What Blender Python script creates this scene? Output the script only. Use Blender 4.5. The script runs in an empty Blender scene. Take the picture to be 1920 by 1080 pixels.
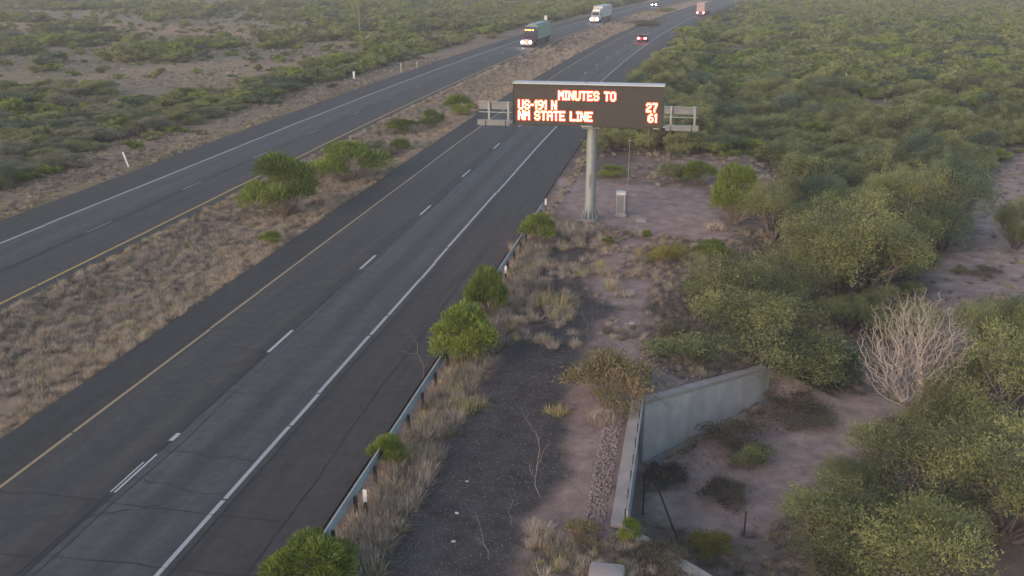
import bpy, bmesh, math, random
import numpy as np
from mathutils import Vector, Matrix
rad = math.radians
rng = np.random.default_rng(7)
random.seed(7)
scn = bpy.context.scene

# ------------------------------------------------------------------ camera
FPX, PITCH, YAW, CH = 1886.0, rad(18.2), rad(10.35), 16.0
cam = bpy.data.cameras.new("camera"); camo = bpy.data.objects.new("camera", cam)
scn.collection.objects.link(camo); scn.camera = camo
cam.sensor_width = 36.0; cam.lens = FPX / 1920 * 36.0
cam.clip_start = 0.5; cam.clip_end = 9000
camo.location = (0, 0, CH); camo.rotation_euler = (math.pi/2 - PITCH, 0, YAW)
# ------------------------------------------------------------------ sky, sun, exposure
SUN_EL, SUN_AZ = rad(7), rad(215)      # low dusk light from behind and left of the camera
w = bpy.data.worlds.new("World"); scn.world = w; w.use_nodes = True
nt = w.node_tree; nt.nodes.clear()
sk = nt.nodes.new("ShaderNodeTexSky"); sk.sky_type = 'NISHITA'; sk.sun_disc = False
sk.sun_elevation = SUN_EL; sk.sun_rotation = SUN_AZ; sk.altitude = 1300
sk.air_density = 1.0; sk.dust_density = 3.6; sk.ozone_density = 0.9
bg = nt.nodes.new("ShaderNodeBackground"); bg.inputs[1].default_value = 0.12
ou = nt.nodes.new("ShaderNodeOutputWorld")
nt.links.new(sk.outputs[0], bg.inputs[0]); nt.links.new(bg.outputs[0], ou.inputs[0])
sl = bpy.data.lights.new("sun", 'SUN'); sl.energy = 0.55; sl.angle = rad(45); sl.color = (1.0, 0.78, 0.80)
so = bpy.data.objects.new("sun", sl); scn.collection.objects.link(so)
sd = Vector((math.sin(SUN_AZ)*math.cos(rad(24)), math.cos(SUN_AZ)*math.cos(rad(24)), math.sin(rad(24))))
so.rotation_euler = sd.to_track_quat('Z', 'Y').to_euler(); so.location = (0, -20, 60)
scn.view_settings.view_transform = 'Standard'; scn.view_settings.look = 'None'
scn.view_settings.gamma = 1; scn.view_settings.exposure = 1.52
scn.cycles.volume_bounces = 1; scn.cycles.max_bounces = 6; scn.cycles.transparent_max_bounces = 8

# ------------------------------------------------------------------ helpers
def link(o): scn.collection.objects.link(o); return o
def tag(o, label=None, cat=None, group=None, kind=None):
    if label: o['label'] = label
    if cat: o['category'] = cat
    if group: o['group'] = group
    if kind: o['kind'] = kind
    return o
def empty(name, loc, rz=0, label=None, cat=None, group=None, scale=1.0):
    o = link(bpy.data.objects.new(name, None)); o.location = loc; o.rotation_euler = (0, 0, rz)
    o.scale = (scale,)*3; o.empty_display_size = .3
    return tag(o, label, cat, group)
def mesh_obj(name, me, mats, parent=None):
    o = link(bpy.data.objects.new(name, me))
    for m in (mats if isinstance(mats, (list, tuple)) else [mats]):
        if m.name not in [x.name for x in me.materials if x]: me.materials.append(m)
    if parent: o.parent = parent
    return o
def np_mesh(name, V, F, attrs=None, matidx=None, smooth=False):
    """F: (n,k) int array of equal-size faces or list of such arrays"""
    Fs = F if isinstance(F, list) else [F]
    Fs = [f for f in Fs if len(f)]
    me = bpy.data.meshes.new(name); V = np.asarray(V, np.float32)
    me.vertices.add(len(V)); me.vertices.foreach_set('co', V.ravel())
    loops = np.concatenate([f.ravel() for f in Fs]).astype(np.int32)
    tot = np.concatenate([np.full(len(f), f.shape[1]) for f in Fs]).astype(np.int32)
    me.loops.add(len(loops)); me.loops.foreach_set('vertex_index', loops)
    me.polygons.add(len(tot)); st = np.concatenate([[0], np.cumsum(tot)[:-1]]).astype(np.int32)
    me.polygons.foreach_set('loop_start', st)
    try: me.polygons.foreach_set('loop_total', tot)
    except Exception: pass
    if matidx is not None: me.polygons.foreach_set('material_index', np.asarray(matidx, np.int32))
    if smooth: me.polygons.foreach_set('use_smooth', np.ones(len(tot), bool))
    for k, a in (attrs or {}).items():
        a = np.asarray(a, np.float32)
        if a.ndim == 1:
            at = me.attributes.new(k, 'FLOAT', 'POINT'); at.data.foreach_set('value', a)
        elif a.shape[1] == 2:
            at = me.attributes.new(k, 'FLOAT2', 'POINT'); at.data.foreach_set('vector', a.ravel())
        else:
            at = me.attributes.new(k, 'FLOAT_COLOR', 'POINT')
            at.data.foreach_set('color', np.concatenate([a[:, :3], np.ones((len(a), 1), np.float32)], 1).ravel())
    me.update(calc_edges=True); me.validate()
    return me

class MB:
    """collects boxes, tubes and prisms into one mesh"""
    def __init__(s): s.bm = bmesh.new()
    def box(s, c, d, rz=0, bev=0, M=None):
        r = bmesh.ops.create_cube(s.bm, size=1)
        vs = r['verts']
        T = Matrix.Translation(c) @ Matrix.Rotation(rz, 4, 'Z') @ Matrix.Diagonal((*d, 1))
        if M is not None: T = M @ T
        bmesh.ops.transform(s.bm, matrix=T, verts=vs)
        if bev:
            es = list({e for v in vs for e in v.link_edges})
            bmesh.ops.bevel(s.bm, geom=es, offset=bev, segments=2, affect='EDGES', profile=.5)
        return s
    def tube(s, a, b, r0, r1=None, n=10):
        a, b = Vector(a), Vector(b); d = b-a
        r = bmesh.ops.create_cone(s.bm, cap_ends=True, segments=n, radius1=r0, radius2=r0 if r1 is None else r1, depth=d.length)
        T = Matrix.Translation((a+b)/2) @ d.to_track_quat('Z', 'Y').to_matrix().to_4x4()
        bmesh.ops.transform(s.bm, matrix=T, verts=r['verts']); return s
    def path(s, pts, r, n=8):
        for a, b in zip(pts[:-1], pts[1:]): s.tube(a, b, r, None, n)
        return s
    def prism(s, prof, x0, x1, axis='X', bev=0):
        """profile polygon extruded along an axis; prof is in the other two axes"""
        def P(t, q): return (t, q[0], q[1]) if axis == 'X' else ((q[0], t, q[1]) if axis == 'Y' else (q[0], q[1], t))
        A = [s.bm.verts.new(P(x0, q)) for q in prof]; B = [s.bm.verts.new(P(x1, q)) for q in prof]
        fs = [s.bm.faces.new(A), s.bm.faces.new(B[::-1])]
        n = len(prof)
        for i in range(n): fs.append(s.bm.faces.new((A[i], B[i], B[(i+1) % n], A[(i+1) % n])))
        bmesh.ops.recalc_face_normals(s.bm, faces=fs)
        if bev:
            bmesh.ops.bevel(s.bm, geom=list({e for f in fs for e in f.edges}), offset=bev, segments=2, affect='EDGES', profile=.5)
        return s
    def ball(s, c, r, sc=(1, 1, 1), sub=2):
        q = bmesh.ops.create_icosphere(s.bm, subdivisions=sub, radius=r)
        bmesh.ops.transform(s.bm, matrix=Matrix.Translation(c) @ Matrix.Diagonal((*sc, 1)), verts=q['verts']); return s
    def build(s, name, mat, parent=None, smooth=False):
        me = bpy.data.meshes.new(name); s.bm.to_mesh(me); s.bm.free()
        if smooth:
            for p in me.polygons: p.use_smooth = True
            try: me.set_sharp_from_angle(angle=rad(35))
            except Exception: pass
        return mesh_obj(name, me, mat, parent)
def copy_tree(o, parent=None):
    c = o.copy(); scn.collection.objects.link(c)
    if parent: c.parent = parent
    for ch in o.children: copy_tree(ch, c)
    return c

# ------------------------------------------------------------------ value noise for the ground
_tab = rng.random((256, 256))
def vnoise(x, y, seed=0):
    x = np.asarray(x, float)+seed*17.3; y = np.asarray(y, float)+seed*31.7
    xi = np.floor(x).astype(int); yi = np.floor(y).astype(int); fx = x-xi; fy = y-yi
    fx = fx*fx*(3-2*fx); fy = fy*fy*(3-2*fy)
    g = lambda a, b: _tab[a & 255, b & 255]
    return (g(xi, yi)*(1-fx)+g(xi+1, yi)*fx)*(1-fy)+(g(xi, yi+1)*(1-fx)+g(xi+1, yi+1)*fx)*fy
def fbm(x, y, s, seed=0, n=4):
    v = 0; a = .5; t = 0
    for i in range(n): v = v+a*vnoise(np.asarray(x)/s, np.asarray(y)/s, seed+i); t += a; a *= .5; s *= .5
    return v/t
def sstep(a, b, x):
    t = np.clip((x-a)/(b-a), 0, 1); return t*t*(3-2*t)
def bend(Y): Y = np.asarray(Y, float); return np.where(Y > 80, (Y-80)**2/4100.0, 0)   # the highway bends right
FLOOR = -2.6
HWX, HWY0, HWY1 = -1.62, 26.3, 35.1            # culvert headwall
WING = [(7.5, 20.6), (-1.62, 26.3), (-1.62, 35.1), (3.84, 42.3)]   # line of the culvert walls
def edge_x(Y):
    """x at which the embankment starts to fall to the wash"""
    return np.interp(Y, [0, 20.6, 26.3, 35.1, 42.3, 43.4, 46, 58, 70, 85, 105, 140, 300], [9, 7.5, -1.62, -1.62, 3.84, 0, -2.0, 3.0, 6.5, 4.5, -2, -3, -3])
def height(X, Y):
    X = np.asarray(X, float); Y = np.asarray(Y, float)
    ex = edge_x(Y)
    wall = ((Y > 22.6) & (Y < 42.2))
    wd = np.where(Y < 60, 3.0, 5.0)
    flo = np.interp(Y, [0, 45, 90, 130, 400, 5000], [FLOOR, FLOOR, -2.2, -1.6, -1.2, -1])
    # behind the wing walls the fill slopes with the wall top
    top = np.where(Y > HWY1, -0.03-1.05*np.clip((X-HWX)/5.4, 0, 1)*sstep(46, 42, Y), -0.08)
    top = np.where(Y < HWY0, -0.05-1.3*np.clip((X-HWX)/9, 0, 1), top)
    t = np.where(wall, sstep(ex-.12, ex+.12, X), sstep(ex-.5, ex+wd+1, X))
    z = top*(1-t)+(flo+.25*(fbm(X, Y, 7, 3)-.5))*t
    rx = X-bend(Y)
    med = np.clip(1-((rx+27.3)/4.3)**2, 0, 1)
    z = z-.45*med+.12*(fbm(X, Y, 3, 5)-.5)*med
    left = sstep(-44, -58, rx)
    z = z-left*.5+left*(fbm(X, Y, 40, 9)-.5)*1.2
    und = sstep(150, 500, np.hypot(X, Y)); z = z+und*(fbm(X, Y, 120, 11)-.5)*1.5*(left+sstep(5, 40, X))
    road = ((rx > -23.4) & (rx < -10.1)) | ((rx > -43.4) & (rx < -31.9))
    return np.where(road, np.minimum(z, 0)*0-.06, z)
CY, SY, CP, SP = math.cos(YAW), math.sin(YAW), math.cos(PITCH), math.sin(PITCH)
FW = np.array([-SY*CP, CY*CP, -SP]); RT = np.array([CY, SY, 0]); DN = np.cross(FW, RT)
def at(px, py, z=None):
    """point of the ground seen at photograph pixel (px, py)"""
    d = FW*FPX+RT*(px-960)+DN*(py-540); d = d/np.linalg.norm(d)
    if z is not None:
        t = (z-CH)/d[2]; return np.array([d[0]*t, d[1]*t, z])
    t0 = (0.3-CH)/d[2]; t = t0
    for i in range(400):
        p = np.array([0, 0, CH])+d*t
        g = float(height(p[0], p[1]))
        if p[2] <= g+.01: break
        t += max((p[2]-g)*.8, .04)
    return np.array([p[0], p[1], g])
def pxm(P):
    """photograph pixels per metre at P"""
    return FPX/float(np.dot(np.asarray(P)-np.array([0, 0, CH]), FW))
def project(P):
    P = np.asarray(P, float)-np.array([0, 0, CH]); z = P@FW
    return 960+FPX*(P@RT)/z, 540+FPX*(P@DN)/z, z

# ------------------------------------------------------------------ materials
def new_mat(name):
    m = bpy.data.materials.new(name); m.use_nodes = True
    n = m.node_tree; b = n.nodes['Principled BSDF']; return m, n, b
def N(n, t, **k):
    x = n.nodes.new(t)
    for a, v in k.items():
        if a in x.inputs: x.inputs[a].default_value = v
        else: setattr(x, a, v)
    return x
def simple(name, col, rough=.6, metal=0, var=.12, scale=6, bump=0, spec=.5):
    m, n, b = new_mat(name)
    tc = N(n, 'ShaderNodeTexCoord'); no = N(n, 'ShaderNodeTexNoise'); no.inputs['Scale'].default_value = scale
    no.inputs['Detail'].default_value = 6; n.links.new(tc.outputs['Object'], no.inputs['Vector'])
    r = N(n, 'ShaderNodeValToRGB'); n.links.new(no.outputs[0], r.inputs[0])
    r.color_ramp.elements[0].position = .3; r.color_ramp.elements[1].position = .7
    r.color_ramp.elements[0].color = (*[c*(1-var) for c in col], 1); r.color_ramp.elements[1].color = (*[min(c*(1+var), 1) for c in col], 1)
    n.links.new(r.outputs[0], b.inputs['Base Color'])
    b.inputs['Roughness'].default_value = rough; b.inputs['Metallic'].default_value = metal
    b.inputs['Specular IOR Level'].default_value = spec
    if bump:
        bp = N(n, 'ShaderNodeBump'); bp.inputs['Strength'].default_value = bump; bp.inputs['Distance'].default_value = .03
        n.links.new(no.outputs[0], bp.inputs['Height']); n.links.new(bp.outputs[0], b.inputs['Normal'])
    return m
def emis(name, col, st):
    m, n, b = new_mat(name); b.inputs['Base Color'].default_value = (*col, 1)
    b.inputs['Emission Color'].default_value = (*col, 1); b.inputs['Emission Strength'].default_value = st
    b.inputs['Roughness'].default_value = .3
    return m
def leaf_mat(name, c0, c1, c2, trans=.42):
    m, n, b = new_mat(name); n.nodes.remove(b); out = n.nodes['Material Output']
    at_ = N(n, 'ShaderNodeAttribute'); at_.attribute_name = 'tone'
    oi = N(n, 'ShaderNodeObjectInfo')
    ad = N(n, 'ShaderNodeMath', operation='MULTIPLY_ADD'); ad.inputs[1].default_value = .30; 
    n.links.new(oi.outputs['Random'], ad.inputs[0])
    mu = N(n, 'ShaderNodeMath', operation='MULTIPLY'); mu.inputs[1].default_value = .75
    n.links.new(at_.outputs['Fac'], mu.inputs[0]); n.links.new(mu.outputs[0], ad.inputs[2])
    r = N(n, 'ShaderNodeValToRGB'); n.links.new(ad.outputs[0], r.inputs[0])
    e = r.color_ramp.elements; e[0].position = .1; e[0].color = (*c0, 1); e[1].position = .9; e[1].color = (*c2, 1)
    x = e.new(.5); x.color = (*c1, 1)
    d = N(n, 'ShaderNodeBsdfDiffuse'); t = N(n, 'ShaderNodeBsdfTranslucent'); mx = N(n, 'ShaderNodeMixShader')
    mx.inputs[0].default_value = trans
    for s in (d, t): n.links.new(r.outputs[0], s.inputs['Color'])
    n.links.new(d.outputs[0], mx.inputs[1]); n.links.new(t.outputs[0], mx.inputs[2]); n.links.new(mx.outputs[0], out.inputs['Surface'])
    return m
M = {}
M['mesquite'] = leaf_mat('mesquite_leaf', (.14, .155, .08), (.25, .27, .125), (.40, .415, .175))
M['teal'] = leaf_mat('bluegreen_leaf', (.09, .13, .085), (.15, .20, .125), (.23, .28, .17))
M['broom'] = leaf_mat('desert_broom_leaf', (.10, .14, .04), (.21, .27, .06), (.37, .43, .11))
M['greybush'] = leaf_mat('grey_shrub_leaf', (.17, .17, .12), (.27, .265, .185), (.39, .375, .26))
M['yellow'] = leaf_mat('yellowing_leaf', (.20, .19, .05), (.32, .29, .08), (.42, .36, .12))
M['rust'] = leaf_mat('rusty_leaf', (.17, .165, .075), (.28, .235, .125), (.41, .31, .19))
M['straw'] = leaf_mat('dry_grass_blade', (.36, .285, .225), (.52, .425, .335), (.67, .57, .46), .3)
M['greygrass'] = leaf_mat('grey_weed_blade', (.15, .135, .115), (.24, .215, .18), (.34, .30, .25), .3)
M['gold'] = leaf_mat('golden_grass_blade', (.34, .28, .14), (.50, .42, .21), (.64, .56, .30), .3)
M['bark'] = simple('bark', (.15, .125, .11), .9, var=.3, scale=9)
M['deadwood'] = simple('bleached_wood', (.40, .345, .30), .85, var=.2, scale=5)
M['weed'] = leaf_mat('dark_weed_leaf', (.095, .085, .065), (.16, .145, .105), (.24, .22, .155))
M['twig'] = simple('dry_twig', (.26, .21, .18), .9, var=.2, scale=5)
M['galv'] = simple('galvanised_steel', (.30, .33, .34), .6, .4, .12, 3)
M['galvrail'] = simple('weathered_guardrail_steel', (.30, .32, .33), .6, .2, .12, 2.5)
M['alu'] = simple('aluminium', (.20, .215, .235), .55, .3, .08, 3)
M['signblack'] = simple('sign_face_black', (.045, .040, .040), .6, 0, .1, 2)
M['concrete'] = simple('concrete', (.50, .47, .45), .9, 0, .14, 1.3, .3)
M['capstone'] = simple('sunworn_concrete', (.36, .31, .285), .9, 0, .14, 1.5, .3)
def stained(m):
    n = m.node_tree; b = n.nodes['Principled BSDF']; src = b.inputs['Base Color'].links[0].from_socket
    tc = N(n, 'ShaderNodeTexCoord'); mp = N(n, 'ShaderNodeMapping'); mp.inputs['Scale'].default_value = (1.6, 1.6, .16)
    n.links.new(tc.outputs['Object'], mp.inputs['Vector']); no = N(n, 'ShaderNodeTexNoise'); no.inputs['Scale'].default_value = 2.2; no.inputs['Detail'].default_value = 9
    n.links.new(mp.outputs[0], no.inputs['Vector']); r = N(n, 'ShaderNodeMapRange'); r.inputs['From Min'].default_value = .35; r.inputs['From Max'].default_value = .65
    r.inputs['To Min'].default_value = .93; r.inputs['To Max'].default_value = 1.03; n.links.new(no.outputs[0], r.inputs[0])
    x = N(n, 'ShaderNodeMix', data_type='RGBA', blend_type='MULTIPLY'); x.inputs[0].default_value = 1
    n.links.new(src, x.inputs[6]); n.links.new(r.outputs[0], x.inputs[7]); n.links.new(x.outputs[2], b.inputs['Base Color'])
stained(M['concrete'])
M['concrete_dark'] = simple('weathered_concrete', (.25, .25, .24), .9, 0, .2, 1.6, .3)
M['white'] = simple('white_paint', (.62, .62, .62), .5, var=.05)
M['black'] = simple('black_rubber', (.02, .02, .02), .8, var=.2)
M['dark'] = simple('dark_post', (.045, .04, .035), .8, var=.2)
M['glass'] = simple('dark_glass', (.02, .025, .03), .1, 0, .05)
M['chrome'] = simple('chrome', (.6, .6, .62), .25, .9, .05)
M['cab'] = simple('cabinet_grey', (.45, .44, .46), .55, .1, .1, 4)
M['rock'] = simple('rock', (.27, .21, .195), .9, 0, .3, 8, .3)
M['paleRock'] = simple('pale_rock', (.55, .53, .50), .9, 0, .1, 8)
M['paint_blue'] = simple('dark_blue_paint', (.05, .06, .16), .3, .2, .05)
M['paint_red'] = simple('dark_red_paint', (.30, .035, .04), .3, .2, .05)
M['paint_purple'] = simple('dusky_plum_paint', (.13, .07, .12), .3, .2, .05)
M['tarp'] = simple('green_tarpaulin', (.22, .32, .28), .7, 0, .15, 1)
M['rackrib'] = simple('pale_rack_strap', (.42, .48, .40), .7, 0, .15, 1)
M['roofgrey'] = simple('pale_grey_roof_panel', (.32, .36, .38), .6, 0, .1, 2)
M['trailer'] = simple('white_trailer_panel', (.50, .52, .54), .5, 0, .06, 2)
M['amber'] = emis('amber_lamp', (1.0, .62, .05), 6)
M['amberdim'] = emis('dim_amber_lamp', (1.0, .72, .35), 1.2)
M['headlamp'] = emis('headlamp', (.92, .95, 1.0), 30)
M['headlampwarm'] = emis('warm_headlamp', (1.0, .62, .62), 22)
M['headlampviolet'] = emis('violet_headlamp', (.86, .74, 1.0), 26)
M['taillamp'] = emis('tail_lamp', (1.0, .12, .12), 32)
M['led'] = emis('led_core', (1.0, .52, .30), 2.4)
M['ledglow'] = emis('led_glow', (1.0, .10, .02), .75)  # painted red glow around the sign letters, not a lamp part
M['reflector'] = emis('reflector_sheet', (.9, .9, .9), 0)

def ground_mat():
    m, n, b = new_mat('desert_ground')
    a = N(n, 'ShaderNodeAttribute'); a.attribute_name = 'soil'
    p = N(n, 'ShaderNodeAttribute'); p.attribute_name = 'peb'
    tc = N(n, 'ShaderNodeTexCoord')
    n1 = N(n, 'ShaderNodeTexNoise'); n1.inputs['Scale'].default_value = 1.1; n1.inputs['Detail'].default_value = 8; n1.inputs['Roughness'].default_value = .7
    n.links.new(tc.outputs['Object'], n1.inputs['Vector'])
    mr = N(n, 'ShaderNodeMapRange'); mr.inputs['From Min'].default_value = .3; mr.inputs['From Max'].default_value = .7
    mr.inputs['To Min'].default_value = .62; mr.inputs['To Max'].default_value = 1.35
    n.links.new(n1.outputs[0], mr.inputs[0])
    mx = N(n, 'ShaderNodeMix', data_type='RGBA', blend_type='MULTIPLY'); mx.inputs[0].default_value = 1
    n.links.new(a.outputs['Color'], mx.inputs[6]); n.links.new(mr.outputs[0], mx.inputs[7])
    v = N(n, 'ShaderNodeTexVoronoi'); v.inputs['Scale'].default_value = 11; n.links.new(tc.outputs['Object'], v.inputs['Vector'])
    # scattered pale pebbles
    lt = N(n, 'ShaderNodeMath', operation='LESS_THAN'); lt.inputs[1].default_value = .26; n.links.new(v.outputs['Distance'], lt.inputs[0])
    sx = N(n, 'ShaderNodeSeparateColor'); n.links.new(v.outputs['Color'], sx.inputs[0])
    gt = N(n, 'ShaderNodeMath', operation='GREATER_THAN'); gt.inputs[1].default_value = .6; n.links.new(sx.outputs[0], gt.inputs[0])
    m1 = N(n, 'ShaderNodeMath', operation='MULTIPLY'); n.links.new(lt.outputs[0], m1.inputs[0]); n.links.new(gt.outputs[0], m1.inputs[1])
    m2 = N(n, 'ShaderNodeMath', operation='MULTIPLY'); n.links.new(m1.outputs[0], m2.inputs[0]); n.links.new(p.outputs['Fac'], m2.inputs[1])
    mx2 = N(n, 'ShaderNodeMix', data_type='RGBA'); n.links.new(m2.outputs[0], mx2.inputs[0])
    n.links.new(mx.outputs[2], mx2.inputs[6]); mx2.inputs[7].default_value = (.19, .185, .19, 1)
    n.links.new(mx2.outputs[2], b.inputs['Base Color']); b.inputs['Roughness'].default_value = .95
    b.inputs['Specular IOR Level'].default_value = .15
    n2 = N(n, 'ShaderNodeTexNoise'); n2.inputs['Scale'].default_value = 7; n2.inputs['Detail'].default_value = 8; n2.inputs['Roughness'].default_value = .75
    n.links.new(tc.outputs['Object'], n2.inputs['Vector'])
    bp = N(n, 'ShaderNodeBump'); bp.inputs['Strength'].default_value = .8; bp.inputs['Distance'].default_value = .12
    n.links.new(n2.outputs[0], bp.inputs['Height']); n.links.new(bp.outputs[0], b.inputs['Normal'])
    return m
M['ground'] = ground_mat()

def road_mat(name, stops, worn):
    """u across the road in metres (lines of wear), v along it"""
    m, n, b = new_mat(name)
    a = N(n, 'ShaderNodeAttribute'); a.attribute_name = 'st'
    s = N(n, 'ShaderNodeSeparateXYZ'); n.links.new(a.outputs['Vector'], s.inputs[0])
    # wobble u a little along v
    nz = N(n, 'ShaderNodeTexNoise'); nz.inputs['Scale'].default_value = .12; nz.inputs['Detail'].default_value = 3
    tcx = N(n, 'ShaderNodeTexCoord'); n.links.new(tcx.outputs['Object'], nz.inputs['Vector'])
    w1 = N(n, 'ShaderNodeMath', operation='MULTIPLY_ADD'); w1.inputs[1].default_value = .5; w1.inputs[2].default_value = -.25
    n.links.new(nz.outputs[0], w1.inputs[0])
    w2 = N(n, 'ShaderNodeMath', operation='ADD'); n.links.new(w1.outputs[0], w2.inputs[0]); n.links.new(s.outputs[0], w2.inputs[1])
    u0, u1 = stops[0][0], stops[-1][0]
    mr = N(n, 'ShaderNodeMapRange'); mr.inputs['From Min'].default_value = u0; mr.inputs['From Max'].default_value = u1
    n.links.new(w2.outputs[0], mr.inputs[0])
    r = N(n, 'ShaderNodeValToRGB'); n.links.new(mr.outputs[0], r.inputs[0]); r.color_ramp.interpolation = 'EASE'
    e = r.color_ramp.elements
    for i, (u, c) in enumerate(stops):
        p = (u-u0)/(u1-u0)
        x = e[0] if i == 0 else (e[1] if i == len(stops)-1 else None)
    e[0].position = 0; e[0].color = (*stops[0][1], 1); e[1].position = 1; e[1].color = (*stops[-1][1], 1)
    for u, c in stops[1:-1]:
        x = e.new((u-u0)/(u1-u0)); x.color = (*c, 1)
    # streaks stretched along the road
    mp = N(n, 'ShaderNodeMapping'); mp.inputs['Scale'].default_value = (3.0, .12, 1)
    n.links.new(a.outputs['Vector'], mp.inputs['Vector'])
    st = N(n, 'ShaderNodeTexNoise'); st.inputs['Scale'].default_value = 1; st.inputs['Detail'].default_value = 5; n.links.new(mp.outputs[0], st.inputs['Vector'])
    q = N(n, 'ShaderNodeMapRange'); q.inputs['From Min'].default_value = .3; q.inputs['From Max'].default_value = .7
    q.inputs['To Min'].default_value = .86; q.inputs['To Max'].default_value = 1.14; n.links.new(st.outputs[0], q.inputs[0])
    mx = N(n, 'ShaderNodeMix', data_type='RGBA', blend_type='MULTIPLY'); mx.inputs[0].default_value = 1
    n.links.new(r.outputs[0], mx.inputs[6]); n.links.new(q.outputs[0], mx.inputs[7])
    gr = N(n, 'ShaderNodeTexNoise'); gr.inputs['Scale'].default_value = 1.6; gr.inputs['Detail'].default_value = 10; gr.inputs['Roughness'].default_value = .8
    n.links.new(tcx.outputs['Object'], gr.inputs['Vector'])
    q2 = N(n, 'ShaderNodeMapRange'); q2.inputs['From Min'].default_value = .3; q2.inputs['From Max'].default_value = .7
    q2.inputs['To Min'].default_value = .74; q2.inputs['To Max'].default_value = 1.26; n.links.new(gr.outputs[0], q2.inputs[0])
    mx2 = N(n, 'ShaderNodeMix', data_type='RGBA', blend_type='MULTIPLY'); mx2.inputs[0].default_value = 1
    n.links.new(mx.outputs[2], mx2.inputs[6]); n.links.new(q2.outputs[0], mx2.inputs[7])
    n.links.new(mx2.outputs[2], b.inputs['Base Color'])
    b.inputs['Roughness'].default_value = .75; b.inputs['Specular IOR Level'].default_value = .3
    bp = N(n, 'ShaderNodeBump'); bp.inputs['Strength'].default_value = .35; bp.inputs['Distance'].default_value = .02
    n.links.new(gr.outputs[0], bp.inputs['Height']); n.links.new(bp.outputs[0], b.inputs['Normal'])
    return m
B1 = (.068, .060, .056); B2 = (.080, .072, .067); G1 = (.078, .076, .078); G2 = (.094, .092, .093); DK = (.057, .052, .050); MD = (.070, .066, .066)
EB_st = [(-23.4, DK), (-21.4, DK), (-20.7, B2), (-19.2, MD), (-18.2, B2), (-17.5, DK), (-17.2, G2), (-16.3, G2), (-15.5, MD), (-14.6, G2), (-13.9, G1), (-13.2, DK), (-12.8, B1), (-10.1, B1)]
WB_st = [(-43.4, B1), (-40.4, B1), (-39.6, G2), (-38.6, G1), (-37.8, G2), (-36.6, G1), (-36.1, DK), (-35.7, B2), (-34.6, MD), (-33.2, B2), (-31.9, DK)]
M['eb'] = road_mat('eastbound_asphalt', EB_st, 1); M['wb'] = road_mat('westbound_asphalt', WB_st, 1)
def paint_mat(name, col, under, wear):
    m, n, b = new_mat(name)
    tc = N(n, 'ShaderNodeTexCoord'); no = N(n, 'ShaderNodeTexNoise'); no.inputs['Scale'].default_value = 5; no.inputs['Detail'].default_value = 8
    no.inputs['Roughness'].default_value = .75; n.links.new(tc.outputs['Object'], no.inputs['Vector'])
    r = N(n, 'ShaderNodeValToRGB'); n.links.new(no.outputs[0], r.inputs[0])
    r.color_ramp.elements[0].position = wear; r.color_ramp.elements[1].position = wear+.1
    r.color_ramp.elements[0].color = (*under, 1); r.color_ramp.elements[1].color = (*col, 1)
    n.links.new(r.outputs[0], b.inputs['Base Color']); b.inputs['Roughness'].default_value = .7
    return m
M['pwhite'] = paint_mat('white_road_paint', (.44, .44, .44), (.2, .2, .2), .31)
M['pyellow'] = paint_mat('yellow_road_paint', (.40, .29, .16), (.2, .15, .10), .33)
M['crack'] = simple('crack_sealant', (.034, .032, .033), .7, var=.2)
M['rumble'] = simple('rumble_groove', (.070, .062, .060), .9, var=.3, scale=3)

# ------------------------------------------------------------------ ground zones (polygons traced on the ground)
def poly(pts, z=None): return np.array([at(x, y, z)[:2] for x, y in pts])
def sdist(P, X, Y):
    """signed distance to polygon, negative inside"""
    d = np.full(X.shape, 1e9); ins = np.zeros(X.shape, bool); n = len(P)
    for i in range(n):
        a = P[i]; b = P[(i+1) % n]; e = b-a; L = max(e@e, 1e-9)
        t = np.clip(((X-a[0])*e[0]+(Y-a[1])*e[1])/L, 0, 1)
        d = np.minimum(d, np.hypot(X-a[0]-t*e[0], Y-a[1]-t*e[1]))
        c = ((a[1] > Y) != (b[1] > Y)) & (X < (b[0]-a[0])*(Y-a[1])/(b[1]-a[1]+1e-12)+a[0])
        ins ^= c
    return np.where(ins, -d, d)
Z = {
 'mill': poly([(690, 1100), (735, 950), (790, 860), (860, 790), (905, 735), (935, 650), (960, 600), (1005, 570), (1040, 560), (1000, 540), (985, 510), (1020, 460), (1060, 430), (1100, 440), (1115, 480), (1085, 540), (1110, 560), (1150, 575), (1120, 610), (1100, 650), (1065, 700), (1058, 860), (1030, 930), (995, 970), (965, 1100)], 0),
 'berm': poly([(1062, 760), (1100, 700), (1200, 735), (1185, 960), (1110, 1005), (1030, 985), (1060, 860)], 0),
 'rip': poly([(1160, 760), (1202, 750), (1178, 965), (1135, 965)], 0),
 'pad': poly([(1050, 333), (1180, 345), (1325, 352), (1345, 400), (1385, 448), (1300, 450), (1180, 430), (1120, 420), (1035, 392), (1030, 370)], 0),
 'path': poly([(1110, 440), (1200, 450), (1230, 500), (1215, 560), (1200, 650), (1240, 700), (1330, 690), (1225, 730), (1150, 690), (1110, 640), (1140, 580), (1090, 540), (1120, 480)], 0),
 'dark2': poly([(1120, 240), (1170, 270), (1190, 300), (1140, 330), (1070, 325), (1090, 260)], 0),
 'wash': poly([(1195, 985), (1225, 880), (1300, 830), (1440, 770), (1560, 730), (1700, 760), (1690, 800), (1620, 870), (1560, 920), (1470, 975), (1400, 1005), (1330, 1010)], FLOOR),
 'wash2': poly([(1820, 390), (1870, 330), (1925, 290), (2000, 300), (2000, 600), (1900, 610), (1790, 640), (1745, 580), (1750, 490), (1835, 470)], -2.4),
}
def zone_w(k, X, Y, soft=.35, jit=.9):
    d = sdist(Z[k], X, Y)+(fbm(X, Y, 1.6, 21)-.5)*jit*2
    return sstep(soft, -soft, d)
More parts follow.
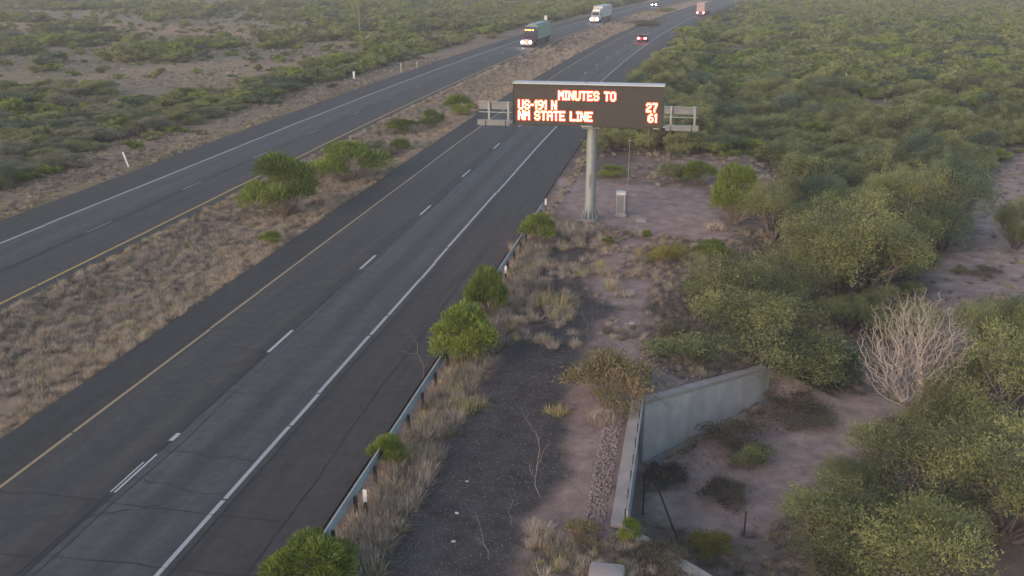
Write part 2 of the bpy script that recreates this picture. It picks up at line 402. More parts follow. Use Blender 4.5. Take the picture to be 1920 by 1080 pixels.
def soil(X, Y):
    X = np.asarray(X, float); Y = np.asarray(Y, float)
    rx = X-bend(Y)
    C = lambda *c: np.array(c)
    def mix(a, b, t): return a*(1-t[:, None])+b*t[:, None]
    n1 = fbm(X, Y, 9, 31); n2 = fbm(X, Y, 2.2, 33); n3 = fbm(X, Y, 45, 35)
    tan = C(.26, .19, .145); litter = C(.115, .10, .082); pink = C(.215, .165, .16); brown = C(.17, .125, .10); grey = C(.14, .13, .12)
    c = mix(np.tile(litter, (len(X), 1)), tan, sstep(.50, .66, n1*.5+n3*.5))
    lft = sstep(-31, -34, rx); c = mix(c, mix(np.tile(C(.17, .16, .115), (len(X), 1)), C(.24, .20, .145), sstep(.46, .66, n1*.6+n3*.4)), lft)
    # strips along the westbound shoulder and far sandy bands
    strip = sstep(-62, -50, rx)*lft; c = mix(c, C(.20, .165, .13), strip*.8)
    c = mix(c, C(.18, .15, .08), strip*sstep(-46, -44, rx)*.7*sstep(.4, .6, n2))
    band = sstep(16, 6, np.abs((Y+.19*X)-205+20*(fbm(X, Y, 60, 77)-.5)))*sstep(-55, -70, rx); c = mix(c, C(.32, .225, .15), band*.75)
    far = sstep(260, 420, Y); c = mix(c, tan, far*.5)
    med = ((rx > -32) & (rx < -23)).astype(float)
    c = mix(c, mix(np.tile(C(.24, .195, .17), (len(X), 1)), C(.31, .245, .20), sstep(.4, .65, n2)), med)
    edge = sstep(1.6, .2, np.minimum(np.abs(rx+31.9), np.abs(rx+23.3)))*med; c = mix(c, C(.11, .10, .08), edge*.8)
    c = mix(c, C(.33, .22, .15), sstep(1.6, .6, np.abs(rx+30.2))*sstep(50, 90, Y)*.8)
    right = sstep(-10.2, -9.5, rx); wsh = sstep(-1.0, -2.2, height(X, Y))
    near = right*sstep(110, 90, Y)*sstep(12, 6, X)
    c = mix(c, mix(np.tile(C(.15, .125, .115), (len(X), 1)), pink, sstep(.42, .6, n2)), near)
    shl = sstep(-8.9, -9.4, rx)*right; c = mix(c, C(.18, .15, .14), shl)
    c = mix(c, C(.17, .15, .14), wsh*.85)
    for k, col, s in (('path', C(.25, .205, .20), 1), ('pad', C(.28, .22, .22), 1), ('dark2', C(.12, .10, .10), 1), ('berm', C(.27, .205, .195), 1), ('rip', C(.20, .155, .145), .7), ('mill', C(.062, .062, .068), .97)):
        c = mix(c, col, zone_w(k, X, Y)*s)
    c = mix(c, C(.30, .245, .24), zone_w('wash', X, Y)); c = mix(c, C(.29, .24, .235), zone_w('wash2', X, Y))
    return c*np.array([1.36, 1.23, 1.11])
def axis(segs):
    o = [segs[0][0]]
    for a, b, s in segs:
        k = max(1, int(round((b-a)/s))); o += list(a+(b-a)*np.arange(1, k+1)/k)
    return np.array(o)
gx = axis([(-4000, -1000, 600), (-1000, -400, 60), (-400, -120, 8), (-120, -48, 2), (-48, -24, .8), (-24, -10, 1), (-10, -2.2, .3), (-2.2, 8, .12), (8, 14, .5), (14, 40, 1.2), (40, 200, 5), (200, 1000, 60), (1000, 4000, 600)])
gy = axis([(-600, -60, 90), (-60, 10, 5), (10, 20, 1), (20, 24, .4), (24, 44, .2), (44, 90, .4), (90, 160, 1.2), (160, 500, 4), (500, 1500, 50), (1500, 6000, 600)])
GX, GY = np.meshgrid(gx, gy, indexing='xy'); fxv, fyv = GX.ravel(), GY.ravel()
nx, ny = len(gx), len(gy)
ii = (np.arange(ny-1)[:, None]*nx+np.arange(nx-1)[None, :]).ravel()
gF = np.stack([ii, ii+1, ii+nx+1, ii+nx], 1)
peb = np.clip(zone_w('mill', fxv, fyv)+zone_w('berm', fxv, fyv)*.6+zone_w('wash', fxv, fyv)*.3+zone_w('path', fxv, fyv)*.5, 0, 1)
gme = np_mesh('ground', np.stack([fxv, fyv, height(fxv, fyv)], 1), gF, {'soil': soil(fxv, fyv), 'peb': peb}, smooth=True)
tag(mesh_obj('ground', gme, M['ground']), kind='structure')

# ------------------------------------------------------------------ roads
RY = axis([(-120, 80, 5), (80, 700, 4)])
def ribbon(u0, u1, z, ys, nu=1, jit=0):
    us = np.linspace(u0, u1, nu+1); V = []; S = []
    for j, y in enumerate(ys):
        for u in us:
            jj = jit*(random.random()-.5) if (jit and (u == us[0] or u == us[-1])) else 0
            V.append((u+jj+float(bend(y)), y, z)); S.append((u, y))
    k = nu+1; ii = (np.arange(len(ys)-1)[:, None]*k+np.arange(nu)[None, :]).ravel()
    return np.array(V), np.stack([ii, ii+1, ii+k+1, ii+k], 1), np.array(S)
def ribbon_obj(name, u0, u1, z, ys, mat, parent=None, nu=1):
    V, F, S = ribbon(u0, u1, z, ys, nu)
    return mesh_obj(name, np_mesh(name, V, F, {'st': S}), mat, parent)
def merged(name, parts, mat, parent=None):
    Vs, Fs, Ss = [], [], []; o = 0
    for V, F, S in parts: Vs.append(V); Fs.append(F+o); Ss.append(S); o += len(V)
    return mesh_obj(name, np_mesh(name, np.concatenate(Vs), np.concatenate(Fs), {'st': np.concatenate(Ss)}), mat, parent)
eb = tag(ribbon_obj('eastbound_road', -23.25, -10.15, .03, RY, M['eb'], nu=8), kind='structure')
wb = tag(ribbon_obj('westbound_road', -43.3, -31.95, .03, RY, M['wb'], nu=8), kind='structure')
def line_pieces(u, wd, ys, gaps, z=.036):
    """line interrupted where cracks cross it, each piece a touch out of true"""
    out = []; y0 = ys[0]
    for g in gaps+[ys[1]]:
        if g-y0 > .5:
            o = random.uniform(-.035, .035); yy = np.unique(np.concatenate([[y0], RY[(RY > y0) & (RY < g-.06)], [g-.06]]))
            out.append(ribbon(u-wd/2+o, u+wd/2+o, z, yy))
        y0 = g+random.uniform(.01, .07)
    return out
def gaps(a, b, s): 
    g = []; y = a
    while y < b: y += s*random.uniform(.4, 1.7); g.append(y)
    return [q for q in g if q < b]
merged('white_edge_line', line_pieces(-13.72, .145, (-100, 690), gaps(0, 160, 6)), M['pwhite'], eb)
merged('yellow_edge_line', line_pieces(-21.1, .13, (-100, 690), gaps(0, 160, 7)), M['pyellow'], eb)
merged('white_edge_line', line_pieces(-39.85, .17, (-100, 690), gaps(0, 160, 7)), M['pwhite'], wb)
M['pyellow2'] = paint_mat('bright_yellow_road_paint', (.50, .33, .10), (.25, .18, .08), .28)
merged('yellow_edge_line', line_pieces(-32.75, .17, (-100, 690), gaps(0, 160, 7)), M['pyellow2'], wb)
EBD = [(24.4, 26.6, -17.43), (24.4, 26.6, -17.28)]
da = [ribbon(-17.47, -17.41, .044, np.array([25.3, 27.3])), ribbon(-17.34, -17.26, .044, np.array([25.3, 27.9])), ribbon(-17.42, -17.25, .044, np.array([28.9, 29.5]))]
for k in range(-8, 50):
    if k == 0: continue
    y = 24.5+12.19*k; da.append(ribbon(-17.43, -17.29, .044, np.linspace(y+.6, y+3.3, 2)))
M['pdash'] = paint_mat('dash_road_paint', (.50, .50, .50), (.26, .26, .26), .27)
merged('dashed_lane_line', da, M['pdash'], eb)
yw = at(160, 437, 0)[1]
merged('dashed_lane_line', [ribbon(-36.32, -36.22, .036, np.linspace(yw+12.19*k, yw+12.19*k+2.8, 2)) for k in range(-8, 45)], M['pwhite'], wb)
def crack(pts, wd, z=.040):
    V = []; F = []
    P = np.array(pts, float); n = len(P)
    for i in range(n):
        t = P[min(i+1, n-1)]-P[max(i-1, 0)]; t /= np.linalg.norm(t)+1e-9; nn = np.array([-t[1], t[0]])
        ww = wd*random.uniform(.5, 1.3)*(.35 if i in (0, n-1) else 1)
        V += [(*(P[i]+nn*ww/2), z), (*(P[i]-nn*ww/2), z)]
    for i in range(n-1): F.append((2*i, 2*i+1, 2*i+3, 2*i+2))
    V = np.array(V); V[:, 0] += bend(V[:, 1]); return V, np.array(F), V[:, :2].copy()
def wander(a, b, n, amp):
    t = np.linspace(0, 1, n+1)[:, None]; P = np.array(a)*(1-t)+np.array(b)*t
    j = np.cumsum(np.random.default_rng(random.randrange(10**6)).normal(0, amp, (n+1, 2)), 0); j -= j[0]*(1-t)+j[-1]*t
    return P+j
ck = []
y = 14.0
while y < 150:                                          # transverse cracks
    r_ = random.random(); tilt = random.uniform(-.8, .8)
    a, b = (-23.1, -10.4) if r_ < .25 else ((-21.0, -17.3) if r_ < .5 else ((-17.3, -13.8) if r_ < .75 else (-13.6, -10.4)))
    ck.append(crack(wander((a, y), (b, y+tilt), 26, .05), .035)); y += random.uniform(1.2, 5.5)
for k in range(3): ck.append(crack(wander((-17.5+.15*k, 12), (-17.5+.12*k, 150), 240, .018), .06 if k < 2 else .03, .0405+.0004*k))
ck.append(crack(wander((-13.45, 12), (-13.45, 140), 160, .008), .045, .0425)); ck.append(crack(wander((-11.3, 12), (-11.6, 60), 60, .03), .035, .0428))
for k in range(26):                                     # short branching cracks at the centre joint
    yy = random.uniform(20, 110); xx = -17.4; s = random.choice((-1, 1))
    ck.append(crack(wander((xx, yy), (xx+s*random.uniform(.6, 2.2), yy+random.uniform(-1, 1.5)), 9, .09), .035, .0432))
merged('crack_sealant', ck, M['crack'], eb)
ck = [crack(wander((-43, y), (-32.1, y+random.uniform(-.6, .6)), 26, .08), .04) for y in gaps(35, 170, 8)]
ck.append(crack(wander((-36.1, 20), (-36.1, 170), 200, .03), .05, .042))
merged('crack_sealant', ck, M['crack'], wb)
rb = [ribbon(-12.98+.06*math.sin(k), -12.68+.06*math.cos(k*1.7), .034, np.array([y, y+.07])) for k, y in enumerate(np.arange(14, 110, .32)) if random.random() < .8]
merged('rumble_strip', rb, M['rumble'], eb)

# ------------------------------------------------------------------ vegetation prototypes
def unit(v): return v/(np.linalg.norm(v, axis=-1, keepdims=True)+1e-9)
def quads(c, d, L, W, g):
    """leaf quads: centre, direction, length, width"""
    s = unit(np.cross(d, unit(g.normal(size=c.shape)))); d = unit(d)
    L = np.broadcast_to(L, (len(c),))[:, None]; W = np.broadcast_to(W, (len(c),))[:, None]
    V = np.stack([c-s*W*.35, c+s*W*.35, c+d*L+s*W*.25, c+d*L-s*W*.25], 1)
    V[:, 2:] -= np.array([0, 0, .12])*L[:, None]*g.random((len(c), 1, 1))
    return V.reshape(-1, 3), np.arange(4*len(c)).reshape(-1, 4)
def tubes(segs, n=5):
    """segs: list of (a, b, ra, rb)"""
    A = np.array([s[0] for s in segs]); B = np.array([s[1] for s in segs]); ra = np.array([s[2] for s in segs]); rb_ = np.array([s[3] for s in segs])
    d = unit(B-A); h = np.where(np.abs(d[:, 2:3]) > .9, np.array([[1., 0, 0]]), np.array([[0, 0, 1.]])); u = unit(np.cross(d, h)); v = np.cross(d, u)
    an = np.arange(n)*2*math.pi/n
    ring = u[:, None]*np.cos(an)[None, :, None]+v[:, None]*np.sin(an)[None, :, None]
    V = np.concatenate([A[:, None]+ring*ra[:, None, None], B[:, None]+ring*rb_[:, None, None]], 1)
    k = np.arange(n); f = np.stack([k, (k+1) % n, n+(k+1) % n, n+k], 1)
    return V.reshape(-1, 3), (f[None]+(np.arange(len(segs))*2*n)[:, None, None]).reshape(-1, 4)
def limb(p, q, r0, r1, g, k=4, w=.12):
    P = np.array(p)[None]*(1-np.linspace(0, 1, k+1)[:, None])+np.array(q)[None]*np.linspace(0, 1, k+1)[:, None]
    L = np.linalg.norm(np.array(q)-np.array(p)); P[1:-1] += g.normal(0, w*L*.4, (k-1, 3))
    R = np.linspace(r0, r1, k+1)
    return [(P[i], P[i+1], R[i], R[i+1]) for i in range(k)], P
def bush(seed, W=1.0, H=.75, nl=7000, leaf=.022, lobes=9, openness=.5, trunk=.03, droop=.3):
    """mesquite: several crooked stems from the base, broad feathery crown. Unit: crown about 1 wide. Returns (leafV, leafF, tone), (woodV, woodF)"""
    g = np.random.default_rng(seed); segs = []
    lob = []
    for i in range(lobes):
        a = 2*math.pi*(i+g.random()*.7)/lobes; rr = (.12+.24*g.random())*W if i else 0
        zc = H*((.16+.20*g.random()) if i > lobes*.6 else (.45+.28*g.random()-.35*rr/W))
        if i > lobes*.6: a += math.pi/lobes; rr = (.26+.12*g.random())*W
        lob.append((np.array([math.cos(a)*rr, math.sin(a)*rr, zc]), np.array([.20, .20, .15])*(.6+.6*g.random())*np.array([W, W, H/.75])))
    for c, r in lob:
        base = np.array([g.normal(0, .012), g.normal(0, .012), -.03])
        s, P = limb(base, c, trunk*(.5+.5*g.random()), .006, g); segs += s
        for k in range(7):
            j = g.integers(2, len(P)); e = c+unit(g.normal(size=3))*r*.85
            s2, _ = limb(P[j], e, .006, .002, g, 3); segs += s2
    ncl = max(20, nl//26); ci = g.integers(0, len(lob), ncl)
    C0 = np.array([lob[i][0] for i in ci]); R0 = np.array([lob[i][1] for i in ci])
    dd = unit(g.normal(size=(ncl, 3))); dd[:, 2] = np.where(dd[:, 2] < -.35, -dd[:, 2]*.6, dd[:, 2])
    rr = (g.random(ncl)**(.35))[:, None]*np.where(g.random(ncl) < .14, 1.38, 1.03)[:, None]
    cl = C0+dd*R0*rr; tone = np.clip(.5+g.normal(0, .22, ncl)+.22*g.normal(size=len(lob))[ci]+.9*(vnoise(cl[:, 0]*7, cl[:, 1]*7+cl[:, 2]*5, seed)-.5), 0, 1)
    k = 26; cs = np.repeat(cl, k, 0)+g.normal(0, 1, (ncl*k, 3))*np.array([.030, .030, .020])*(1+openness)
    out = np.repeat(dd, k, 0)+g.normal(0, .8, (ncl*k, 3))+np.array([0, 0, .25-droop])
    cs[:, 2] = np.maximum(cs[:, 2], .01+.03*g.random(len(cs)))
    V, F = quads(cs, out, leaf*(.6+.8*g.random(len(cs))), leaf*(.35+.3*g.random(len(cs))), g)
    t = np.repeat(np.clip(np.repeat(tone, k)+g.normal(0, .07, len(cs)), 0, 1), 4)
    wV, wF = tubes(segs)
    return (V, F, t), (wV, wF)
def broom(seed, H=.95):
    """desert broom: several dense bright puffs of upright sprays on a fan of stems"""
    g = np.random.default_rng(seed); segs = []; cs = []; dr = []; tn = []
    npf = 9+seed % 3; pf = []
    for i in range(npf):
        if i < 3: rr, z, r = .08+.05*g.random(), H*(.60+.14*g.random()), .19+.05*g.random()
        else: rr, z, r = .24+.10*g.random(), H*(.26+.30*g.random()), .14+.08*g.random()
        a = 2.4*i+g.random()*.7; pf.append((np.array([math.cos(a)*rr, math.sin(a)*rr, z]), r, np.clip(.5+.16*g.normal(), .2, .85)))
    for c, r, t in pf:
        for k in range(7):
            s, P = limb(np.array([g.normal(0, .03), g.normal(0, .03), -.01]), c+g.normal(0, r*.35, 3), .006, .002, g, 4, .07); segs += s
        n = int(900*(r/.2)**2); d = unit(g.normal(size=(n, 3))); d[:, 2] = np.where(d[:, 2] < -.25, -d[:, 2], d[:, 2]); f = 1-g.random(n)**1.8*.6
        lump = 1+.20*(vnoise(d[:, 0]*3+5, d[:, 1]*3+d[:, 2]*3+5, seed)-.5)*2
        p = c+d*(r*f*lump)[:, None]; cs.append(p); dr.append(d*.8+np.array([0, 0, .75])+g.normal(0, .3, (n, 3)))
        tn.append(np.clip(t+g.normal(0, .16, n)+.5*(lump-1), 0, 1))
    cs = np.concatenate(cs); dr = np.concatenate(dr); tn = np.concatenate(tn); cs[:, 2] = np.maximum(cs[:, 2], .03)
    V, F = quads(cs, dr, .052*(.6+.9*g.random(len(cs))), .016, g)
    return (V, F, np.repeat(tn, 4)), tubes(segs, 4)
def tuft(seed, n=70, H=.5, spread=.55, w=.012, base=.10):
    g = np.random.default_rng(seed); a = g.random(n)*2*math.pi; th = np.abs(g.normal(0, spread, n))
    b = np.stack([np.cos(a)*base*g.random(n), np.sin(a)*base*g.random(n), np.zeros(n)-.02], 1)
    d = np.stack([np.cos(a)*np.sin(th), np.sin(a)*np.sin(th), np.cos(th)], 1); L = H*(.45+.65*g.random(n))
    s = np.stack([-np.sin(a+g.normal(0, .8, n)), np.cos(a), np.zeros(n)], 1); s = unit(s)
    m = b+d*L[:, None]*.55; e = b+d*L[:, None]; e[:, 2] -= L*.22*np.sin(th); e += g.normal(0, .03, e.shape)
    w_ = w*(.6+.8*g.random(n))[:, None]
    V = np.stack([b-s*w_, b+s*w_, m+s*w_*.8, m-s*w_*.8, e], 1).reshape(-1, 3); o = (np.arange(n)*5)[:, None]
    return V, [np.array([[0, 1, 2, 3]])+o, np.array([[3, 2, 4]])+o], np.repeat(np.clip(.5+g.normal(0, .25, n), 0, 1), 5)

def leaf_me(name, L): return np_mesh(name, L[0], L[1], {'tone': L[2]})
def wood_me(name, Wd): return np_mesh(name, Wd[0], Wd[1], smooth=True)
def single_me(name, L, Wd):
    V = np.concatenate([L[0], Wd[0]]); F = np.concatenate([L[1], Wd[1]+len(L[0])])
    return np_mesh(name, V, F, {'tone': np.concatenate([L[2], np.zeros(len(Wd[0]))])}, matidx=np.concatenate([np.zeros(len(L[1])), np.ones(len(Wd[1]))]))
# near prototypes keep crown and trunk apart; far ones are one mesh with both materials
NEARM = [(lambda q: (leaf_me('crown', q[0]), wood_me('trunk', q[1])))(bush(100+i, nl=25000, leaf=.0155, lobes=17, openness=.05, H=.72+.08*i)) for i in range(4)]
MIDM = [(lambda q: (leaf_me('crown', q[0]), wood_me('trunk', q[1])))(bush(200+i, nl=10000, leaf=.028, lobes=12, openness=.2, H=.62+.06*i)) for i in range(4)]
FARM = [single_me('far_bush', *bush(300+i, nl=2400, leaf=.06, lobes=9, openness=.2, H=.5+.07*i)) for i in range(4)]
BROOM = [(lambda q: (leaf_me('crown', q[0]), wood_me('stems', q[1])))(broom(400+i)) for i in range(3)]
SCRUB = [(lambda q: (leaf_me('crown', q[0]), wood_me('stems', q[1])))(bush(500+i, nl=3800, leaf=.035, lobes=7, H=.55, openness=.9, trunk=.012)) for i in range(3)]

mat_me = {}
def with_mat(me, mats):
    key = (me.name, tuple(m.name for m in mats))
    if key not in mat_me:
        c = me.copy(); c.materials.clear()
        for m in mats: c.materials.append(m)
        mat_me[key] = c
    return mat_me[key]
def plant(kind, proto, P, width, leafm, label, cat, group=None, hs=1.0, rz=None, woodm='bark', third='trunk'):
    e = empty(kind, (P[0], P[1], P[2]-.03), random.uniform(0, 6.28) if rz is None else rz, label, cat, group)
    e.scale = (width, width, width*hs)
    c = link(bpy.data.objects.new('crown', with_mat(proto[0], [M[leafm]]))); c.parent = e
    t = link(bpy.data.objects.new(third, with_mat(proto[1], [M[woodm]]))); t.parent = e
    return e
def px_plant(kind, protos, px, py, wpx, hpx, leafm, label, cat='bush', group=None, woodm='bark', third='trunk', nat=.75, i=None, hboost=1.0):
    """stand a plant at the ground point seen at (px, py), wpx wide and hpx high in the photograph"""
    P = at(px, py); s = pxm(P); wd = wpx/s; ht = hpx/s/CP*1.0
    ht = max(ht-wd*.5*SP*.8, ht*.45)*hboost
    # base pixel is where the front of the crown meets the ground: step back by part of the radius
    dv = np.array([P[0], P[1]]); dv /= np.linalg.norm(dv); P = np.array([P[0]+dv[0]*wd*.25, P[1]+dv[1]*wd*.25, 0]); P[2] = float(height(P[0], P[1]))
    return plant(kind, random.choice(protos) if i is None else protos[i], P, wd, leafm, label, cat, group, ht/wd/nat, woodm=woodm, third=third)
placed = []
def reg(e): placed.append((e.location.x, e.location.y, e.scale.x*.5)); return e
BR = dict(woodm='twig', third='stems', nat=.85)
for (x, y, wp, hp, lm, lb) in [
 (872, 695, 138, 120, 'broom', 'bright green desert broom bush, the larger nearer one of two leaning over the guardrail'),
 (912, 605, 92, 100, 'broom', 'bright green desert broom bush just behind the larger one at the guardrail'),
 (1007, 470, 78, 70, 'broom', 'green bush with bare reddish lower stems at the guardrail near the sign column'),
 (590, 1130, 195, 118, 'broom', 'bright green bush cut by the lower frame edge over the near guardrail end'),
 (728, 885, 80, 70, 'broom', 'small lime green bush poking over the guardrail before the leaning twigs'),
 (538, 416, 178, 128, 'broom', 'large rounded green bush nearest the camera in the median'),
 (655, 350, 165, 88, 'broom', 'wide green bush second from the camera in the median'),
 (700, 300, 80, 40, 'greybush', 'grey green shrub merging with the back of the second large median bush'),
 (750, 286, 46, 28, 'broom', 'small green bush in the median behind the two large rounded ones'),
 (752, 254, 66, 34, 'broom', 'low green bush in the median left of three further ones'),
 (810, 245, 54, 40, 'broom', 'middle bright green bush of the far median cluster'),
 (862, 222, 70, 46, 'broom', 'farthest and tallest green bush of the far median cluster'),
 (508, 463, 44, 32, 'broom', 'very small green shrub alone in the dry median grass'),
 (1212, 444, 24, 14, 'broom', 'tiny green shrub below the concrete pull box on the gravel pad'),
 (1140, 463, 24, 20, 'broom', 'tiny green shrub in dry grass right of the sign column'),
 (1150, 334, 74, 28, 'broom', 'low bright green bush behind the sign column at the back of the gravel pad'),
 (1378, 425, 112, 112, 'broom', 'tall bright green bush at the right edge of the gravel pad'),
 (1310, 350, 76, 50, 'broom', 'green bush along the back edge of the gravel pad'),
 (1335, 495, 84, 44, 'broom', 'bright green low bush in front of the gravel pad right corner'),
 (1182, 1022, 56, 50, 'broom', 'small green bush growing at the near end of the culvert headwall'),
 (1205, 49, 76, 18, 'mesquite', 'low dark green shrub patch in the distant median between the trucks'),
 (1250, 24, 46, 13, 'broom', 'low bright green shrub patch in the farthest median near the top frame edge')]:
    reg(px_plant('desert_broom', BROOM, x, y, wp, hp, lm, lb, **BR))
SC = dict(woodm='twig', third='stems', nat=.6)
for (x, y, wp, hp, lm, lb) in [
 (1248, 500, 96, 54, 'yellow', 'yellowish green scrub bush with straw tips left of the bright low bush'),
 (1145, 768, 178, 142, 'rust', 'rusty orange and green bush standing at the upper end of the headwall'),
 (1262, 345, 78, 52, 'mesquite', 'olive brown bush at the back edge of the gravel pad behind the antenna mast'),
 (1290, 690, 190, 80, 'mesquite', 'low grey green sprawling bush behind the concrete wing wall'),
 (1262, 640, 80, 46, 'weed', 'low grey scrub above the path left of the big mesquite'),
 (1375, 860, 150, 80, 'weed', 'dark olive weed clump below the middle of the wing wall'),
 (1405, 890, 90, 70, 'mesquite', 'dark green weed clump on the wash floor, tallest of three'),
 (1355, 950, 100, 66, 'weed', 'dark weed clump alone on the pale wash floor'),
 (1500, 800, 150, 50, 'weed', 'flat brown weeds on the wash below the wing wall end'),
 (1480, 750, 130, 50, 'weed', 'dark brown brush heap just right of the wing wall tip'),
 (1250, 915, 90, 60, 'weed', 'dark tangled weeds at the foot of the headwall'),
 (1090, 1020, 90, 50, 'rust', 'rusty weed clump below the pink gravel berm'),
 (1330, 1050, 110, 60, 'yellow', 'yellow green weed patch left of the near thicket'),
 (1230, 1070, 130, 50, 'weed', 'grey brushy weeds along the bottom frame edge'),
 (1690, 835, 110, 60, 'weed', 'grey scrub at the edge of the wash under the lower right thicket'),
 (1850, 520, 60, 26, 'weed', 'small grey scrub on the far pale wash'),
 (1800, 515, 34, 20, 'mesquite', 'tiny green shrub on the far pale wash')]:
    reg(px_plant('scrub_bush', SCRUB, x, y, wp, hp, lm, lb, **SC))
for (x, y, wp, hp, lm, pr, lb) in [
 (1440, 690, 300, 210, 'mesquite', 0, 'big olive mesquite tree behind the wing wall, its crown spreading over dark stems'),
 (1350, 620, 170, 130, 'mesquite', 1, 'mesquite tree on the left flank of the big one behind the wing wall'),
 (1600, 590, 270, 200, 'mesquite', 2, 'grey green mesquite tree above the dead tree, left of the far wash'),
 (1500, 600, 220, 150, 'mesquite', 3, 'mesquite tree between the big wing wall mesquite and the gravel pad'),
 (1762, 478, 160, 190, 'teal', 0, 'dark blue green tree standing at the left edge of the far pale wash'),
 (1690, 480, 170, 150, 'mesquite', 1, 'mesquite tree left of the dark blue green tree'),
 (1512, 722, 200, 84, 'teal', 2, 'low blue green bush left of the dead tree foot'),
 (1640, 560, 190, 120, 'mesquite', 3, 'shady mesquite tree right behind the dead tree'),
 (1560, 480, 180, 130, 'mesquite', 0, 'mesquite tree in the thicket right of the bright pad bush'),
 (1450, 470, 150, 110, 'mesquite', 1, 'mesquite tree close behind the bright green pad bush'),
 (1850, 860, 260, 220, 'mesquite', 2, 'large yellow green mesquite tree right of the wash at the right frame edge'),
 (1745, 830, 120, 90, 'mesquite', 3, 'light green mesquite just right of the dead tree foot'),
 (1880, 720, 210, 170, 'mesquite', 0, 'hazy green mesquite tree between the far wash and the near thicket'),
 (1700, 1000, 280, 180, 'mesquite', 1, 'near mesquite tree filling the middle of the lower right thicket'),
 (1880, 1050, 320, 240, 'mesquite', 2, 'near mesquite tree in the lower right corner of the frame'),
 (1540, 1090, 260, 150, 'mesquite', 3, 'near mesquite bush at the bottom frame edge by the wash'),
 (1700, 1140, 320, 220, 'mesquite', 0, 'near mesquite bush cut by the bottom frame edge in the right thicket'),
 (1590, 930, 130, 70, 'mesquite', 1, 'thin yellow green bush reaching over the wash sand'),
 (1900, 470, 90, 90, 'mesquite', 2, 'mesquite at the right frame edge beside the far wash')]:
    reg(px_plant('mesquite_tree', NEARM, x, y, wp, hp, lm, lb, cat='tree', nat=.85, i=pr, hboost=1.5))

for (X_, Y_, wd_, hs_, lb) in [(5.2, 43.6, 3.4, .8, 'dark brush pile against the outer tip of the wing wall'), (7.2, 45.2, 3.6, .9, 'dark green weeds between the wing wall tip and the dead tree'), (3.6, 44.6, 3.0, .8, 'dark weeds on the bank behind the wing wall tip')]:
    reg(plant('scrub_bush', SCRUB[0], (X_, Y_, float(height(X_, Y_))), wd_, 'weed' if X_ > 5 and X_ < 6 else 'teal', lb, 'bush', None, hs_, woodm='twig', third='stems'))
# scattered scrub: the 300 that show largest stand as individuals, the rest is one mass
def clear_of(X, Y, r):
    rx = X-float(bend(Y))
    if -45.5-r*.7 < rx < -8.5+r*.3 and not False: return False
    if Y < 86 and X < 6.5 and rx > -9: return False
    if Y < 50 and X < 15: return False
    return True
pts = []
tries = 0
grid = {}
def fits(X, Y, r, k=.8):
    cx, cy = int(X//6), int(Y//6)
    for i in range(cx-1, cx+2):
        for j in range(cy-1, cy+2):
            for (a, b, c) in grid.get((i, j), ()):
                if (X-a)**2+(Y-b)**2 < (k*(r+c))**2: return False
    return True
def put(X, Y, r): grid.setdefault((int(X//6), int(Y//6)), []).append((X, Y, r))
for a in placed: put(*a)
ws2 = Z['wash2']; ws1 = Z['wash']
while tries < 42000:
    tries += 1
    Yv = 18+510*random.random()**.8; v0 = random.uniform(-80, 2000)
    dirv = FW*FPX+RT*(v0-960); X = dirv[0]/dirv[1]*Yv; X = X
    if X < -330 or X > 210: continue
    right = X-float(bend(Yv)) > -20
    r = random.uniform(1.0, 2.2) if right else random.uniform(.9, 2.1)
    if Yv > 200: r *= 1.15
    if not clear_of(X, Yv, r): continue
    ax, ay = np.array([X]), np.array([Yv])
    if sdist(ws2, ax, ay)[0] < r*.9 or sdist(ws1, ax, ay)[0] < r*.8: continue
    if sdist(Z['pad'], ax, ay)[0] < r*.9: continue
    den = float(fbm(X, Yv, 30, 51)*.6+fbm(X, Yv, 9, 52)*.4)
    rx = X-float(bend(Yv))
    if right: thr = .30 if Yv < 180 else .40
    else:
        thr = .51
        if rx > -48.5-r: thr = .80
        elif rx > -60: thr = .43
        if abs((Yv+.19*X)-205) < 9: thr = .62
        if Yv > 260: thr = .515
    if den < thr: continue
    if not fits(X, Yv, r, .62 if right else .68): continue
    put(X, Yv, r); pts.append((X, Yv, r, random.random()))
def zone_label(X, Y, lm):
    rx = X-float(bend(Y)); col = {'mesquite': 'olive green mesquite bush', 'greybush': 'pale grey green shrub', 'teal': 'dark blue green desert bush', 'broom': 'brighter green desert bush'}[lm]
    if rx < -30: z = 'in the near scrub left of the westbound road' if Y < 120 else ('in the middle scrub left of the westbound road' if Y < 230 else 'in the far scrub beyond the sandy band, left of the highway')
    else: z = 'in the lower right thicket' if Y < 60 else ('in the dense thicket right of the sign' if Y < 130 else ('in the scrub right of the bend' if Y < 240 else 'in the distant scrub right of the highway'))
    return f'{col} {z}', z
sized = []
for X, Y, r, q in pts:
    zz = float(height(X, Y)); u, v, d = project((X, Y, zz))
    if u < -60 or u > 1980 or v < -30 or v > 1250: sz = 0
    else: sz = r/d
    sized.append((sz, X, Y, zz, r, q))
sized.sort(key=lambda t: -t[0])
